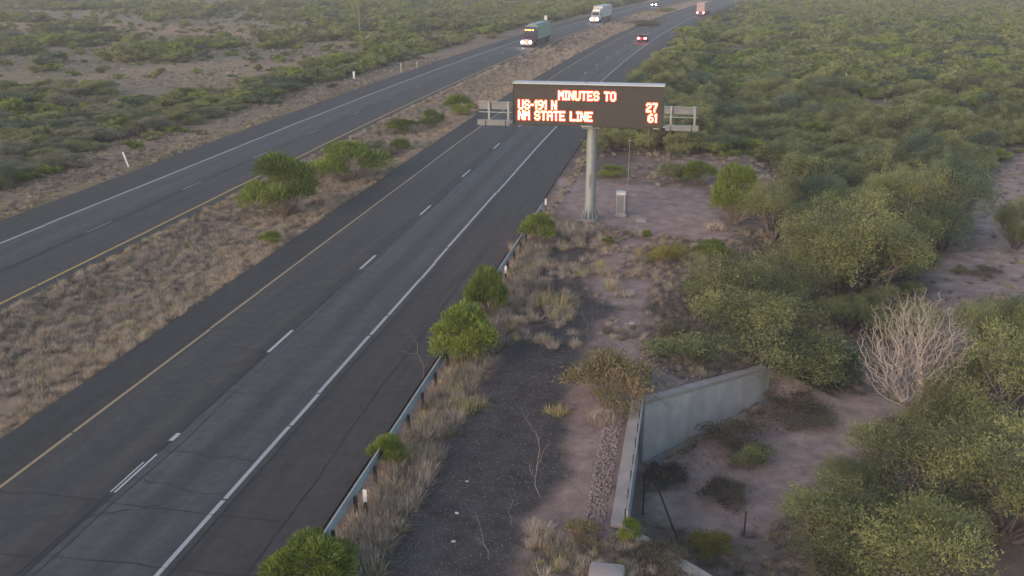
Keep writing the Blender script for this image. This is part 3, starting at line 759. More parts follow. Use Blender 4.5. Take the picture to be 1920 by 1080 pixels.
for sz, X, Y, zz, r, q in sized[:285]:
    lm = ('mesquite' if q < .80 else ('teal' if q < .93 else 'broom')) if X-float(bend(Y)) > -20 else ('greybush' if q < .45 else ('mesquite' if q < .85 else 'teal'))
    lb, grp = zone_label(X, Y, lm)
    right = X-float(bend(Y)) > -20
    hsc = random.uniform(.8, 1.15)*(1.0 if right else .6)
    if Y < 75: reg(plant('mesquite_bush', random.choice(NEARM), (X, Y, zz), 2*r*1.2, lm, lb, 'bush', 'bushes '+grp, hsc))
    elif Y < 150: plant('mesquite_bush', random.choice(MIDM), (X, Y, zz), 2*r*1.2, lm, lb, 'bush', 'bushes '+grp, hsc)
    else:
        o = link(bpy.data.objects.new('mesquite_bush', with_mat(random.choice(FARM), [M[lm], M['bark']])))
        o.location = (X, Y, zz-.05); o.scale = (2.4*r, 2.4*r, 2.4*r*hsc); o.rotation_euler.z = random.uniform(0, 6.28)
        tag(o, lb, 'bush', 'bushes '+grp)
REST = sized[285:]
g_s = np.random.default_rng(77); nS_ = 16000
sy = 50+470*g_s.random(nS_)**.85; sx = np.where(g_s.random(nS_) < .6, g_s.uniform(-320, -46, nS_), g_s.uniform(-6, 190, nS_)+0*sy)+0
srx = sx-bend(sy); ok = (((srx < -46.5) | (srx > -7)) & (fbm(sx, sy, 14, 91) > .36)) & ~((sy < 90) & (sx > -9) & (sx < 8)) & (sdist(Z['wash2'], sx, sy) > .3) & (sdist(Z['wash'], sx, sy) > .3)
dv_ = sx*RT[0]+sy*RT[1]; dd_ = sx*FW[0]+sy*FW[1]; ok &= np.abs(dv_) < .62*dd_+15
sx, sy = sx[ok][:4200], sy[ok][:4200]; sz_ = height(sx, sy); sr_ = g_s.uniform(.3, .75, len(sx))*(1+sy/500)
REST = REST+[(0, a, b, c, d, .5) for a, b, c, d in zip(sx, sy, sz_, sr_)]
print('bushes', len(sized))
def stuff(name, P, rot, scl, protos, mats_list, idx, label):
    """one object: prototypes spread over points by geometry nodes"""
    me = bpy.data.meshes.new(name); P = np.asarray(P, np.float32)
    me.vertices.add(len(P)); me.vertices.foreach_set('co', P.ravel())
    a = me.attributes.new('rot', 'FLOAT_VECTOR', 'POINT'); a.data.foreach_set('vector', np.asarray(rot, np.float32).ravel())
    a = me.attributes.new('scl', 'FLOAT_VECTOR', 'POINT'); a.data.foreach_set('vector', np.asarray(scl, np.float32).ravel())
    a = me.attributes.new('idx', 'INT', 'POINT'); a.data.foreach_set('value', np.asarray(idx, np.int32))
    o = link(bpy.data.objects.new(name, me)); tag(o, label, None, None, 'stuff')
    o['category'] = name.replace('_', ' ')
    ng = bpy.data.node_groups.new(name, 'GeometryNodeTree')
    ng.interface.new_socket('Geometry', in_out='INPUT', socket_type='NodeSocketGeometry'); ng.interface.new_socket('Geometry', in_out='OUTPUT', socket_type='NodeSocketGeometry')
    gi = ng.nodes.new('NodeGroupInput'); go = ng.nodes.new('NodeGroupOutput'); ip = ng.nodes.new('GeometryNodeInstanceOnPoints'); jn = ng.nodes.new('GeometryNodeJoinGeometry')
    for ob in reversed(list(protos)):      # joined geometry comes out last link first
        oi = ng.nodes.new('GeometryNodeObjectInfo'); oi.transform_space = 'ORIGINAL'; oi.inputs['Object'].default_value = ob; oi.inputs['As Instance'].default_value = True
        ng.links.new(oi.outputs['Geometry'], jn.inputs[0])
    def named(nm, tp):
        q = ng.nodes.new('GeometryNodeInputNamedAttribute'); q.data_type = tp; q.inputs['Name'].default_value = nm; return q.outputs['Attribute']
    ng.links.new(gi.outputs[0], ip.inputs['Points']); ng.links.new(jn.outputs[0], ip.inputs['Instance'])
    ip.inputs['Pick Instance'].default_value = True
    ng.links.new(named('idx', 'INT'), ip.inputs['Instance Index'])
    e2r = ng.nodes.new('FunctionNodeEulerToRotation'); ng.links.new(named('rot', 'FLOAT_VECTOR'), e2r.inputs[0]); ng.links.new(e2r.outputs[0], ip.inputs['Rotation'])
    ng.links.new(named('scl', 'FLOAT_VECTOR'), ip.inputs['Scale']); ng.links.new(ip.outputs[0], go.inputs[0])
    md = o.modifiers.new('spread', 'NODES'); md.node_group = ng
    return o
farobjs = []
for ob in scn.objects:
    if ob.type == 'MESH' and ob.name.startswith('mesquite_bush') and ob.data.name.startswith('far_bush') and ob.data.name not in [f.data.name for f in farobjs]: farobjs.append(ob)
if REST:
    n = len(REST); P = [(X, Y, zz-.05) for _, X, Y, zz, r, q in REST]
    sc = [(2.4*r, 2.4*r, 2.4*r*random.uniform(.7, 1.1)) for _, X, Y, zz, r, q in REST]
    stuff('desert_scrub', P, np.stack([np.zeros(n), np.zeros(n), rng.random(n)*6.28], 1), sc, farobjs, None, rng.integers(0, max(1, len(farobjs)), n), 'mass of distant grey green desert scrub covering the plain on both sides')

# ------------------------------------------------------------------ grass
TUFT = [tuft(600+i, 110, .46, .62+.1*i, .0062, .22) for i in range(4)]
TM = [np_mesh('blades', v, f, {'tone': t}) for v, f, t in TUFT]
near_t = []
for k, (x, y, wp, lm, lb) in enumerate([
 (875, 765, 70, 'gold', 'golden green grass clump spilling from the guardrail onto the black gravel'),
 (1040, 572, 75, 'gold', 'pale golden grass clump lying across the black gravel'),
 (735, 950, 60, 'straw', 'dry straw grass clump behind the guardrail reflector'),
 (1130, 790, 60, 'straw', 'straw grass clump under the rusty bush'),
 (1015, 1000, 55, 'straw', 'orange straw grass clump at the right edge of the black gravel, lower one'),
 (1045, 775, 45, 'gold', 'golden grass clump at the right edge of the black gravel, upper one'),
 (1080, 440, 60, 'straw', 'reddish dry grass clump at the foot of the sign column'),
 (985, 470, 60, 'straw', 'tall dry stalks under the guardrail bush near the sign'),
 (1010, 545, 60, 'greygrass', 'grey dry grass clump behind the guardrail above the golden clump'),
 (775, 830, 60, 'greygrass', 'grey dry grass clump behind the guardrail below the green bushes'),
 (1340, 430, 40, 'straw', 'straw grass clump at the front right corner of the gravel pad')]):
    P = at(x, y); e = empty('grass_clump', P, random.uniform(0, 6), lb, 'grass')
    s = wp/pxm(P)/.75; e.scale = (s, s, s*.85)
    for j in range(4):
        c = link(bpy.data.objects.new('blades', with_mat(TM[(k+j) % 4], [M[lm]]))); c.parent = e
        c.location = (.25*math.cos(j*1.7+k), .2*math.sin(j*1.7+k), 0); c.rotation_euler = (0, 0, j*2.1); c.scale = (.8,)*3
        near_t.append(c)
protoT = {}
for c in near_t: protoT.setdefault(c.data.materials[0].name, {})[c.data.name] = c
pS = list(protoT['dry_grass_blade'].values()); pG = list(protoT['grey_weed_blade'].values()); pO = list(protoT['golden_grass_blade'].values())
allp = pS+pG+pO; nS, nG, nO = len(pS), len(pG), len(pO)
GP = []; GR = []; GS = []; GI = []
def sow(n, xr, yr, smin, smax, mixw, acc=None, curve=True):
    g = np.random.default_rng(n+int(yr[1]))
    Y = yr[0]+(yr[1]-yr[0])*g.random(n)**1.15; X = g.uniform(xr[0], xr[1], n)+(bend(Y) if curve else 0)
    if acc is not None:
        k = acc(X, Y); X, Y = X[k], Y[k]
    n = len(X); s_ = g.uniform(smin, smax, n); q = g.random(n)
    i = np.where(q < mixw[0], g.integers(0, nS, n), np.where(q < mixw[0]+mixw[1], nS+g.integers(0, nG, n), nS+nG+g.integers(0, nO, n)))
    GP.append(np.stack([X, Y, height(X, Y)], 1)); GR.append(np.stack([g.uniform(-.25, .25, n), g.uniform(-.25, .25, n), g.uniform(0, 6.28, n)], 1))
    GS.append(np.stack([s_, s_, s_*g.uniform(.6, 1.1, n)], 1)); GI.append(i)
def cl(s, thr, seed): return lambda X, Y: fbm(X, Y, s, seed) > thr+np.random.default_rng(seed).uniform(-.12, .12, len(X))
sow(24000, (-31.7, -23.4), (20, 150), .4, 1.0, (.62, .34, .04), cl(2.5, .34, 61))
sow(2200, (-31.7, -23.5), (150, 330), .8, 1.4, (.6, .37, .03))
sow(700, (-24.0, -23.3), (22, 130), .3, .6, (.3, .65, .05))
sow(700, (-32.0, -31.6), (30, 140), .3, .6, (.3, .5, .2))
sow(7000, (-54, -43.6), (50, 170), .35, .8, (.3, .6, .1), cl(3, .47, 62))
sow(16000, (-150, -50), (60, 260), .5, 1.1, (.45, .52, .03), cl(8, .5, 63))
sow(1900, (-9.3, -7.9), (14, 62), .6, 1.4, (.62, .30, .08), cl(2, .36, 64))
sow(420, (-9.0, -5.2), (40, 62), .6, 1.3, (.7, .2, .1), cl(1.5, .45, 67))
sow(130, (-6.5, -2.5), (38, 60), .9, 1.5, (.65, .1, .25), lambda X, Y: fbm(X, Y, 1.5, 71) > .52, False)
sow(160, (-6.5, -1.9), (17, 26), .7, 1.2, (.7, .2, .1), lambda X, Y: sdist(Z['mill'], X, Y) > .1, False)
def rs(X, Y):
    a, b = X, Y
    bad = (sdist(Z['mill'], a, b) < .25) | (sdist(Z['berm'], a, b) < .3) | (sdist(Z['pad'], a, b) < -.1) | (sdist(Z['wash'], a, b) < -.2) | (sdist(Z['rip'], a, b) < 0)
    bad |= (np.abs(X-edge_x(Y)) < .4) & (Y > 22) & (Y < 43)
    k = np.where(sdist(Z['path'], a, b) < 0, .55, .34)
    return (~bad) & (fbm(X, Y, 1.8, 65) > k+np.random.default_rng(5).uniform(-.1, .1, len(X)))
sow(11000, (-9.3, 8), (18, 62), .3, .8, (.5, .42, .08), rs)
sow(1400, (-9.5, 8), (76, 115), .5, 1.0, (.5, .42, .08), cl(3, .42, 66))
sow(3000, (-5, 30), (40, 140), .5, 1.0, (.35, .6, .05), rs)
sow(500, (-9.3, -8.8), (62, 200), .4, .8, (.4, .5, .1))
stuff('dry_grass', np.concatenate(GP), np.concatenate(GR), np.concatenate(GS), allp, None, np.concatenate(GI), 'dry straw and grey grass covering the median and verges')

# ------------------------------------------------------------------ rocks of the riprap strip, pebbles
def rock_mesh(seed):
    g = np.random.default_rng(seed); bm = bmesh.new(); bmesh.ops.create_icosphere(bm, subdivisions=1, radius=.5)
    for v in bm.verts: v.co *= g.uniform(.7, 1.15); v.co.z *= .7
    me = bpy.data.meshes.new('stone'); bm.to_mesh(me); bm.free(); return me
RK = [rock_mesh(i) for i in range(4)]
rk_obj = []
for k, (x, y, s, m, lb) in enumerate([(1185, 607, 14, 'paleRock', 'white stone on the pink path above the rusty bush'), (1224, 664, 12, 'paleRock', 'pale round stone beside the thin dark fence post'),
   (875, 903, 9, 'paleRock', 'small white litter piece on the black gravel, upper one'), (857, 962, 11, 'paleRock', 'white stone on the black gravel, middle one'),
   (850, 1016, 11, 'paleRock', 'pale stone on the black gravel, lower one'), (744, 1003, 11, 'paleRock', 'pale rock at the end of the fallen branch on the black gravel'),
   (1158, 774, 12, 'rock', 'brownish cobble at the top of the riprap strip'), (1660, 862, 12, 'paleRock', 'pale stone at the wash edge under the right thicket'), (397, 482, 7, 'paleRock', 'small white stone in the dry median')]):
    P = at(x, y); o = mesh_obj('stone', RK[k % 4].copy(), M[m]); o.location = P; s_ = s/pxm(P); o.scale = (s_, s_*.8, s_*.7); tag(o, lb, 'stone'); rk_obj.append(o)
RP = []; RS = []
def scatter_rocks(n, xr, yr, key, s0, s1, dmax=0):
    g = np.random.default_rng(n); X = g.uniform(*xr, n); Y = g.uniform(*yr, n)
    if key:
        k = sdist(Z[key], X, Y) <= dmax; X, Y = X[k], Y[k]
    k = ~((X > edge_x(Y)-.4) & (X < edge_x(Y)+.35) & (Y > 22) & (Y < 43)); X, Y = X[k], Y[k]; n = len(X)
    s = g.uniform(s0, s1, n); RP.append(np.stack([X, Y, height(X, Y)+.02], 1)); RS.append(np.stack([s, s*g.uniform(.7, 1.2, n), s*.8], 1))
scatter_rocks(1200, (-2.65, -1.95), (26, 35.5), None, .06, .17)
scatter_rocks(900, (-1.7, 4), (35.2, 42), 'path', .06, .18, 2.5)
scatter_rocks(7000, (-9, 0), (15, 60), 'mill', .02, .05)
scatter_rocks(1500, (-6, 0), (20, 36), 'berm', .03, .08)
scatter_rocks(1500, (-2, 14), (24, 45), 'wash', .04, .12)
scatter_rocks(2600, (-9, 8), (35, 64), 'path', .03, .10, .5)
scatter_rocks(1600, (-9, 9), (58, 84), 'pad', .03, .10, .3)
RP2 = np.concatenate(RP); RS2 = np.concatenate(RS); n = len(RP2)
stuff('gravel', RP2, rng.random((n, 3))*6, RS2, [rk_obj[6]], None, np.zeros(n, int), 'riprap cobbles and loose stones on the embankment')

# ------------------------------------------------------------------ dead tree and twigs
def dead_tree(seed, L0=1.0, levels=5, up=.5, nb=4, r0=.03):
    g = np.random.default_rng(seed); segs = []
    def rec(p, d, L, r, lv):
        s, P = limb(p, p+d*L, r, r*.6, g, 3, .08); segs.extend(s)
        if lv == 0: return
        for k in range(nb+(lv > 2)):
            t = .25+.75*(k+g.random())/nb; j = min(int(t*3), 3); q = P[j]
            nd = unit(d+g.normal(0, .48, 3)+np.array([0, 0, up])*.5); rec(q, nd, L*(.55+.25*g.random()), max(r*.55, .0016), lv-1)
    for i in range(5):
        a = 2*math.pi*i/5+g.random()*.5; d = unit(np.array([math.cos(a)*.5, math.sin(a)*.5, 1.0])); rec(np.zeros(3), d, L0*.42, r0*(.6+.4*g.random()), levels)
    return segs
def dome_tree(seed, n=4200):
    """bare tree 1 high: fine twigs filling a rounded dome, each point joined to the cheapest earlier one"""
    g = np.random.default_rng(seed); t = unit(g.normal(size=(n, 3)))*(g.random(n)**.42)[:, None]
    t = t*np.array([.40, .40, .47])*(1+.10*np.sin(5*np.arctan2(t[:, 1], t[:, 0])+seed))[:, None]+np.array([0, 0, .53])
    keep = t[:, 2] > .13+.35*np.maximum(0, .2-np.hypot(t[:, 0], t[:, 1])); t = t[keep]
    t = t[np.argsort(np.linalg.norm(t-np.array([0, 0, .03]), axis=1))]
    N_ = [np.array([0, 0, -.04]), np.array([0, 0, .04]), np.array([0, 0, .10])]; par = [0, 0, 1]; cost = [0, .08, .14]
    NP = np.zeros((len(t)+3, 3)); NP[:3] = N_; CC = np.zeros(len(t)+3); CC[:3] = cost
    for i, q in enumerate(t):
        k = i+3; d = np.linalg.norm(NP[1:k]-q, axis=1); up = np.clip((NP[1:k, 2]-q[2])*1.5, 0, 1)
        j = int(np.argmin(d+.42*CC[1:k]+up))+1; NP[k] = q; CC[k] = CC[j]+d[j-1]; par.append(j)
    w_ = np.ones(len(par))
    for k in range(len(par)-1, 1, -1): w_[par[k]] += w_[k]
    r = .00058*w_**.53
    return [(NP[par[k]], NP[k], min(r[par[k]], r[k]*1.35), r[k]) for k in range(1, len(par))]
P = at(1702, 790); s = pxm(P); segs = dome_tree(5)
e = empty('dead_tree', P, 1.0, 'bare bleached dead tree standing in the wash right of the wing wall', 'tree')
ht = 250/s/CP*.98; e.scale = (ht, ht, ht)
V, F = tubes([q for q in segs if q[2] <= .006], 4); mesh_obj('twigs', np_mesh('twigs', V, F), M['deadwood'], e)
V, F = tubes([q for q in segs if q[2] > .006], 7); mesh_obj('trunk', np_mesh('trunk', V, F), M['deadwood'], e)
def sapling(x, y, hpx, lean, lb, seed, mat='deadwood', lv=2, flat=False):
    mat = 'twig' if mat == 'deadwood' else mat
    P = at(x, y); s = pxm(P)
    g = np.random.default_rng(seed); sg = []
    def rec(p, d, L, r, l):
        ss, PP = limb(p, p+d*L, r, r*.5, g, 4, .10); sg.extend(ss)
        if l:
            for k in range(4): rec(PP[1+k % 4], unit(d+g.normal(0, .6, 3)), L*.38, r*.5, l-1)
    rec(np.zeros(3), unit(np.array(lean)), 1.0, .0085, lv)
    V, F = tubes(sg, 4); o = mesh_obj('dead_sapling' if not flat else 'fallen_branch', np_mesh('wood', V, F), M[mat]); k = hpx/s; o.location = (P[0], P[1], P[2]+(.12 if flat else 0)); o.scale = (k, k, k)
    return tag(o, lb, 'dead branch' if flat else 'dead sapling')
sapling(795, 712, 72, (-.15, 0, 1), 'bare pale sapling leaning over the guardrail left of the big green bush', 21)
sapling(1012, 930, 120, (-.1, .25, .9), 'tall thin bare stalk at the right edge of the black gravel', 22)
sapling(958, 985, 60, (0, .1, 1), 'short bare stick standing in the black gravel', 23, lv=1)
sapling(915, 1055, 95, (-.35, .9, .12), 'forked bleached branch lying on the black gravel at the bottom', 24, flat=True)
sapling(700, 1045, 75, (.45, .9, .15), 'bleached branch lying beside the grass behind the guardrail', 25, flat=True)
sapling(1105, 640, 60, (-.3, .9, .5), 'dry twiggy branch at the top right of the black gravel', 26, flat=True)
sapling(960, 620, 60, (.9, .2, .1), 'thin bare branch lying across the black gravel behind the bushes', 27, flat=True)
sapling(1110, 960, 60, (-.2, .1, 1), 'weathered upright stick in the pink gravel berm', 28, lv=1)
sapling(1205, 770, 70, (.5, -.6, -.15), 'dark dead branch drooping over the headwall corner', 29, 'dark', flat=True).location.z += .3

# ------------------------------------------------------------------ culvert walls
def wall_obj(name, pts, thick, zbot, mat, label, cap=None):
    """pts: (x, y, ztop) along the wall's outer (wash side) face"""
    e = empty(name, (pts[0][0], pts[0][1], zbot), 0, label, 'wall')
    o = np.array([pts[0][0], pts[0][1], zbot]); mb = MB(); cb = MB(); fb = MB()
    for (a, b) in zip(pts[:-1], pts[1:]):
        a = np.array(a); b = np.array(b); d = unit((b-a)[:2]); nrm = np.array([-d[1], d[0]])   # towards the fill
        def col(p, off, z): return Vector((p[0]+nrm[0]*off-o[0], p[1]+nrm[1]*off-o[1], z-o[2]))
        for B, o0, o1, zt, zb in ((mb, 0, thick, -.16, 0), (cb, -.04, thick+.05, 0, -.16), ):
            vs = [col(p, q, (p[2]+zt) if top else ((zbot) if B is mb else p[2]-.158)) for p in (a, b) for q in (o0, o1) for top in (0, 1)]
            bv = [B.bm.verts.new(v) for v in vs]
            # order: a0b,a0t,a1b,a1t,b0b,b0t,b1b,b1t
            fs = [B.bm.faces.new([bv[i] for i in f]) for f in ((0, 1, 5, 4), (2, 6, 7, 3), (1, 3, 7, 5), (0, 4, 6, 2), (0, 2, 3, 1), (4, 5, 7, 6))]
            bmesh.ops.recalc_face_normals(B.bm, faces=fs)
    mb.build('wall_face', mat, e); cb.build('wall_cap', M['capstone'], e)
    return e
hw = wall_obj('headwall', [(-1.48, 26.25, .06), (-1.48, 35.15, .06)], .30, FLOOR-.6, M['concrete'], 'long straight concrete headwall of the culvert with a metal rail along it')
w1 = wall_obj('wing_wall', [(-1.30, 35.22, .04), (3.96, 42.3, -1.0)], .30, FLOOR-.6, M['concrete'], 'tall angled concrete wing wall beyond the headwall, facing the wash')
MB().box((0, 0, 0), (.001, .001, .001)).bm.free()
fd = unit(np.array([5.26, 7.08])); ang = math.atan2(fd[1], fd[0])
f_ = MB(); f_.box((2.63+.16, 3.54-.12, .36), (8.9, .34, .6), ang, .03); f_.build('footing', M['concrete_dark'], w1)
w2 = wall_obj('wing_wall', [(5.6, 21.9, -1.1), (-1.30, 26.2, .04)], .30, FLOOR-.6, M['concrete_dark'], 'low angled concrete wing wall at the near end of the headwall, mostly under weeds')
# rail along the headwall
rl = empty('headwall_rail', (-1.35, 26.4, .06), 0, 'galvanised metal rail fixed along the wash side of the headwall', 'railing')
b = MB(); b.box((.0, 4.3, .30), (.06, 8.7, .20), 0, .015); b.build('rail', M['galvrail'], rl)
for k in range(8):
    b = MB(); b.box((-.06, .25+k*1.17, .13), (.07, .07, .34), 0, .008); b.build('post', M['dark'], rl)
def fence_post(x, y, h, lean, lb, z=None):
    P = at(x, y); o = MB().tube((0, 0, -.2), (lean[0]*h, lean[1]*h, h), .035, .03, 6).build('fence_post', M['dark'], None); o.location = P; tag(o, lb, 'post')
fence_post(1220, 712, .95, (0, 0), 'thin dark steel post standing above the wing wall corner')
fence_post(1205, 966, 1.5, (.0, 0), 'tall dark steel post at the near end of the headwall')
fence_post(1276, 1016, 1.9, (-.55, .5), 'dark steel post leaning far over left beside the low wing wall')
fence_post(1395, 1004, .9, (0, 0), 'short dark steel post in the weeds at the edge of the wash')
o = MB().box((0, 0, .12), (.95, .8, .30), 0, .07).build('pull_box', M['capstone'], None, True); o.location = at(1137, 1085); tag(o, 'rounded pale concrete pull box cut by the bottom frame edge', 'utility box')
PB = at(1202, 416); o = empty('pull_box', PB, rad(4), 'small flat pale concrete pull box on the pink gravel pad', 'utility box')
MB().box((0, 0, .08), (.68, .42, .2), 0, .02).build('box_body', M['concrete_dark'], o); MB().box((0, 0, .20), (.62, .36, .04), 0, .01).build('lid', M['capstone'], o)

# ------------------------------------------------------------------ guardrail
def guardrail():
    e = empty('guardrail', (-9.55, 8, 0), 0, 'long galvanised w-beam guardrail along the eastbound shoulder', 'guardrail')
    prof = [(.0, .44), (.08, .49), (.08, .55), (.0, .60), (.08, .65), (.08, .71), (.0, .755), (-.012, .745), (.06, .70), (.06, .66), (-.015, .60), (.06, .54), (.06, .50), (-.012, .45)]
    b = MB(); n = 14
    for k in range(n):
        y0 = k*3.95; b.prism([(p[0]*-1+(.004 if k % 2 else 0), p[1]) for p in prof], y0, y0+4.02, 'Y')
    b.build('rail_beam', M['galvrail'], e)
    for k in range(29):
        MB().box((.12, .15+k*1.92, .22), (.10, .12, .84), 0, .01).build('post', M['dark'], e)
    return e
guardrail()
for k, (x, y, lb) in enumerate([(686, 958, 'white delineator on a dark post behind the guardrail, nearest one'), (948, 520, 'white delineator on a dark post behind the guardrail, middle one'), (1023, 388, 'white delineator on a dark post at the far end of the guardrail')]):
    P = at(x, y+10, 0); e = empty('delineator', (P[0], P[1], -.05), 0, lb, 'road marker', 'delineators behind the guardrail')
    MB().box((0, .03, .45), (.09, .04, .9), 0, .005).build('post', M['dark'], e); MB().box((0, 0, .75), (.12, .012, .42), 0, .003).build('reflector', M['white'], e)
def marker(x, y, h, w_, col, lean, lb, name='road_marker', plate=None, cat='road marker', z=None):
    P = at(x, y); e = empty(name, P, 0, lb, cat); e.rotation_euler = (0, lean, 0)
    MB().box((0, 0, h/2-.1), (w_, .03, h+.2), 0, .004).build('post', M[col], e)
    if plate: MB().box((0, -.03, h-plate[1]/2), (plate[0], .015, plate[1]), 0, .004).build('plate', M['white'], e)
marker(241, 313, 1.25, .13, 'white', rad(-16), 'white marker post leaning left beside the westbound shoulder')
marker(664, 150, 1.2, .09, 'galv', 0, 'pale milepost sign on a post left of the westbound road', 'milepost', (.3, 1.0), 'sign')
marker(752, 135, 1.25, .08, 'white', 0, 'slim white marker post left of the westbound road, nearer of a pair')
marker(782, 128, 1.1, .08, 'white', 0, 'slim white marker post left of the westbound road, farther of a pair')
marker(1023, 46, 2.2, .09, 'galv', 0, 'white roadside sign standing behind the green truck trailer', 'road_sign', (.75, 1.1), 'sign')
marker(1163, 10, 2.0, .09, 'galv', 0, 'white roadside sign at the top frame edge behind the white truck', 'road_sign', (.8, 1.1), 'sign')
marker(1215, 152, 1.2, .12, 'white', 0, 'small white marker on the eastbound right verge above the sign', plate=(.25, .4))
marker(1588, 162, 1.9, .10, 'white', rad(-8), 'small white marker in the scrub on the right below the hillside clearing')
P = at(676, 72); o = MB().tube((0, 0, -.3), (-.2, 0, 6.9), .17, .12, 8).build('utility_pole', M['twig'], None); o.location = P; tag(o, 'bare brown wooden pole in the scrub left of the highway', 'pole')

# ------------------------------------------------------------------ message sign
SB = at(1105, 414, 0); SX, SYY = float(SB[0]), float(SB[1])+.3
FY = SYY-1.0                                    # front face plane
def zrow(py, X, Y):
    """height at (X, Y) that shows on photograph row py"""
    lo, hi = -3, 14
    for _ in range(40):
        m_ = (lo+hi)/2; v = project((X, Y, m_))[1]
        if v > py: lo = m_
        else: hi = m_
    return (lo+hi)/2
ZT, ZB = zrow(159.5, SX, FY), zrow(237.5, SX, FY)
def xcol(px, Y, z):
    lo, hi = -30, 30
    for _ in range(40):
        m_ = (lo+hi)/2
        if project((m_, Y, z))[0] < px: lo = m_
        else: hi = m_
    return (lo+hi)/2
XL, XR = xcol(962, FY, (ZT+ZB)/2), xcol(1244, FY, (ZT+ZB)/2)
print('sign', SX, SYY, XL, XR, ZB, ZT)
sg = empty('message_sign', (SX, SYY, 0), 0, 'black electronic message sign with orange letters on a grey column beside the highway', 'sign')
def L(x, y, z): return (x-SX, y-SYY, z)
dpt = 1.15; cyc = FY+dpt/2+.02; W_ = XR-XL; HH = ZT-ZB
MB().box(L((XL+XR)/2, cyc, (ZT+ZB)/2-.01), (W_, dpt, HH-.02), 0, .02).build('cabinet', M['alu'], sg)
MB().box(L((XL+XR)/2, FY, (ZT+ZB)/2-.02), (W_-.04, .05, HH-.10), 0, .008).build('display_face', M['signblack'], sg)
b = MB(); b.box(L((XL+XR)/2, cyc-.03, ZT+.02), (W_+.06, dpt+.1, .06), 0, .012); b.build('top_cover', M['white'], sg)
MB().tube(L(SX-.4, cyc, ZT), L(SX-.4, cyc, ZT+.1), .12, .06, 8).build('photo_sensor', M['galv'], sg)
fr = MB()
for zz in (ZB+.02, ZT-.05): fr.box(L((XL+XR)/2, FY-.03, zz), (W_, .05, .05), 0, .004)
for xx in (XL+.03, XR-.03): fr.box(L(xx, FY-.03, (ZT+ZB)/2), (.05, .046, HH-.16), 0, .004)
fr.build('face_frame', M['dark'], sg)
MB().box(L(xcol(1100, FY, ZB), FY-.05, ZB+.02), (.72, .05, .09), 0, .005).box(L(xcol(1230, FY, ZB), FY-.05, ZB-.0), (.36, .05, .06), 0, .005).build('bracket', M['galv'], sg)
zb2 = ZB-.0
MB().tube(L(SX, SYY, -.1), L(SX, SYY, zb2+.2), .345, .31, 32).build('column', M['galv'], sg, True)
c = MB(); c.tube(L(SX, SYY, -.1), L(SX, SYY, .16), .62, .60, 24); c.build('base_plate', M['concrete_dark'], sg)
g_ = MB()
for k in range(12):
    a = k*math.pi/6; dx, dy = math.cos(a), math.sin(a); px_, py_ = -dy*.012, dx*.012
    pr = [(.33, .14), (.58, .14), (.58, .2), (.335, .85)]
    A = [g_.bm.verts.new((dx*r+px_, dy*r+py_, z)) for r, z in pr]; Bv = [g_.bm.verts.new((dx*r-px_, dy*r-py_, z)) for r, z in pr]
    g_.bm.faces.new(A); g_.bm.faces.new(Bv[::-1])
    for i in range(4): g_.bm.faces.new((A[i], Bv[i], Bv[(i+1) % 4], A[(i+1) % 4]))
bmesh.ops.recalc_face_normals(g_.bm, faces=g_.bm.faces[:]); g_.build('gusset', M['galv'], sg)
MB().box(L(SX-.02, SYY-.35, 2.6), (.12, .03, .9), 0, .005).build('hatch', M['alu'], sg)
MB().box(L(SX, SYY, ZB-.12), (1.1, 1.0, .2), 0, .02).build('mounting_beam', M['galv'], sg)
# maintenance platforms on both sides
for side, x0, x1 in ((-1, xcol(901, FY+.3, ZB), XL-.03), (1, XR+.03, xcol(1308, FY+.3, ZB))):
    cx = (x0+x1)/2; wd = x1-x0; zp = ZB+(.12 if side < 0 else .10)
    cw = MB().box(L(cx, FY+.15, zp+.03), (wd, .95, .07), 0, .01).build('catwalk', M['galv'], sg)
    ft = MB().box(L(cx+.1*side, FY-.36, zp+.02), (wd-.1, .05, .34), 0, .006).build('toe_board', M['alu'], cw)
    br = MB()
    for t in (.22, .82): br.box(L(x0+wd*t, FY-.40, zp-.06), (.05, .05, .42), 0, .004)
    br.build('hanger', M['dark'], cw)
    rg = MB(); px2 = (x0+wd*.32, x0+wd*.90) if side < 0 else (x0+wd*.22, x1-wd*.10)
    for xx in px2: rg.box(L(xx, FY-.30, zp+.68), (.12, .12, 1.3), 0, .01)
    for zz in (1.28, .66): rg.box(L(cx, FY-.31, zp+zz), (wd-.04, .05, .05), 0, .004)
    rg.build('railing', M['galv'], cw)
    MB().box(L(cx, FY-.2, zp+1.02), (wd-.08, .05, .40), 0, .01).build('rail_panel', M['alu'], cw)
# letters, a matrix of square lamps
GL = {'M': ["10001", "11011", "10101", "10101", "10001", "10001", "10001"], 'I': ["111", "010", "010", "010", "010", "010", "111"], 'N': ["10001", "11001", "11001", "10101", "10011", "10011", "10001"],
'U': ["10001"]*6+["01110"], 'T': ["11111"]+["00100"]*6, 'E': ["11111", "10000", "10000", "11110", "10000", "10000", "11111"], 'S': ["01110", "10001", "10000", "01110", "00001", "10001", "01110"],
'O': ["01110"]+["10001"]*5+["01110"], '-': ["000", "000", "000", "111", "000", "000", "000"], '1': ["010", "110", "010", "010", "010", "010", "111"], '9': ["01110", "10001", "10001", "01111", "00001", "00010", "01100"],
'A': ["01110", "10001", "10001", "11111", "10001", "10001", "10001"], 'L': ["10000"]*6+["11111"], '2': ["01110", "10001", "00001", "00110", "01000", "10000", "11111"], '7': ["11111", "00001", "00010", "00010", "00100", "00100", "00100"],
'6': ["00110", "01000", "10000", "11110", "10001", "10001", "01110"], ' ': ["000"]*7}
GL['1'] = ["01", "11", "01", "01", "01", "01", "01"]
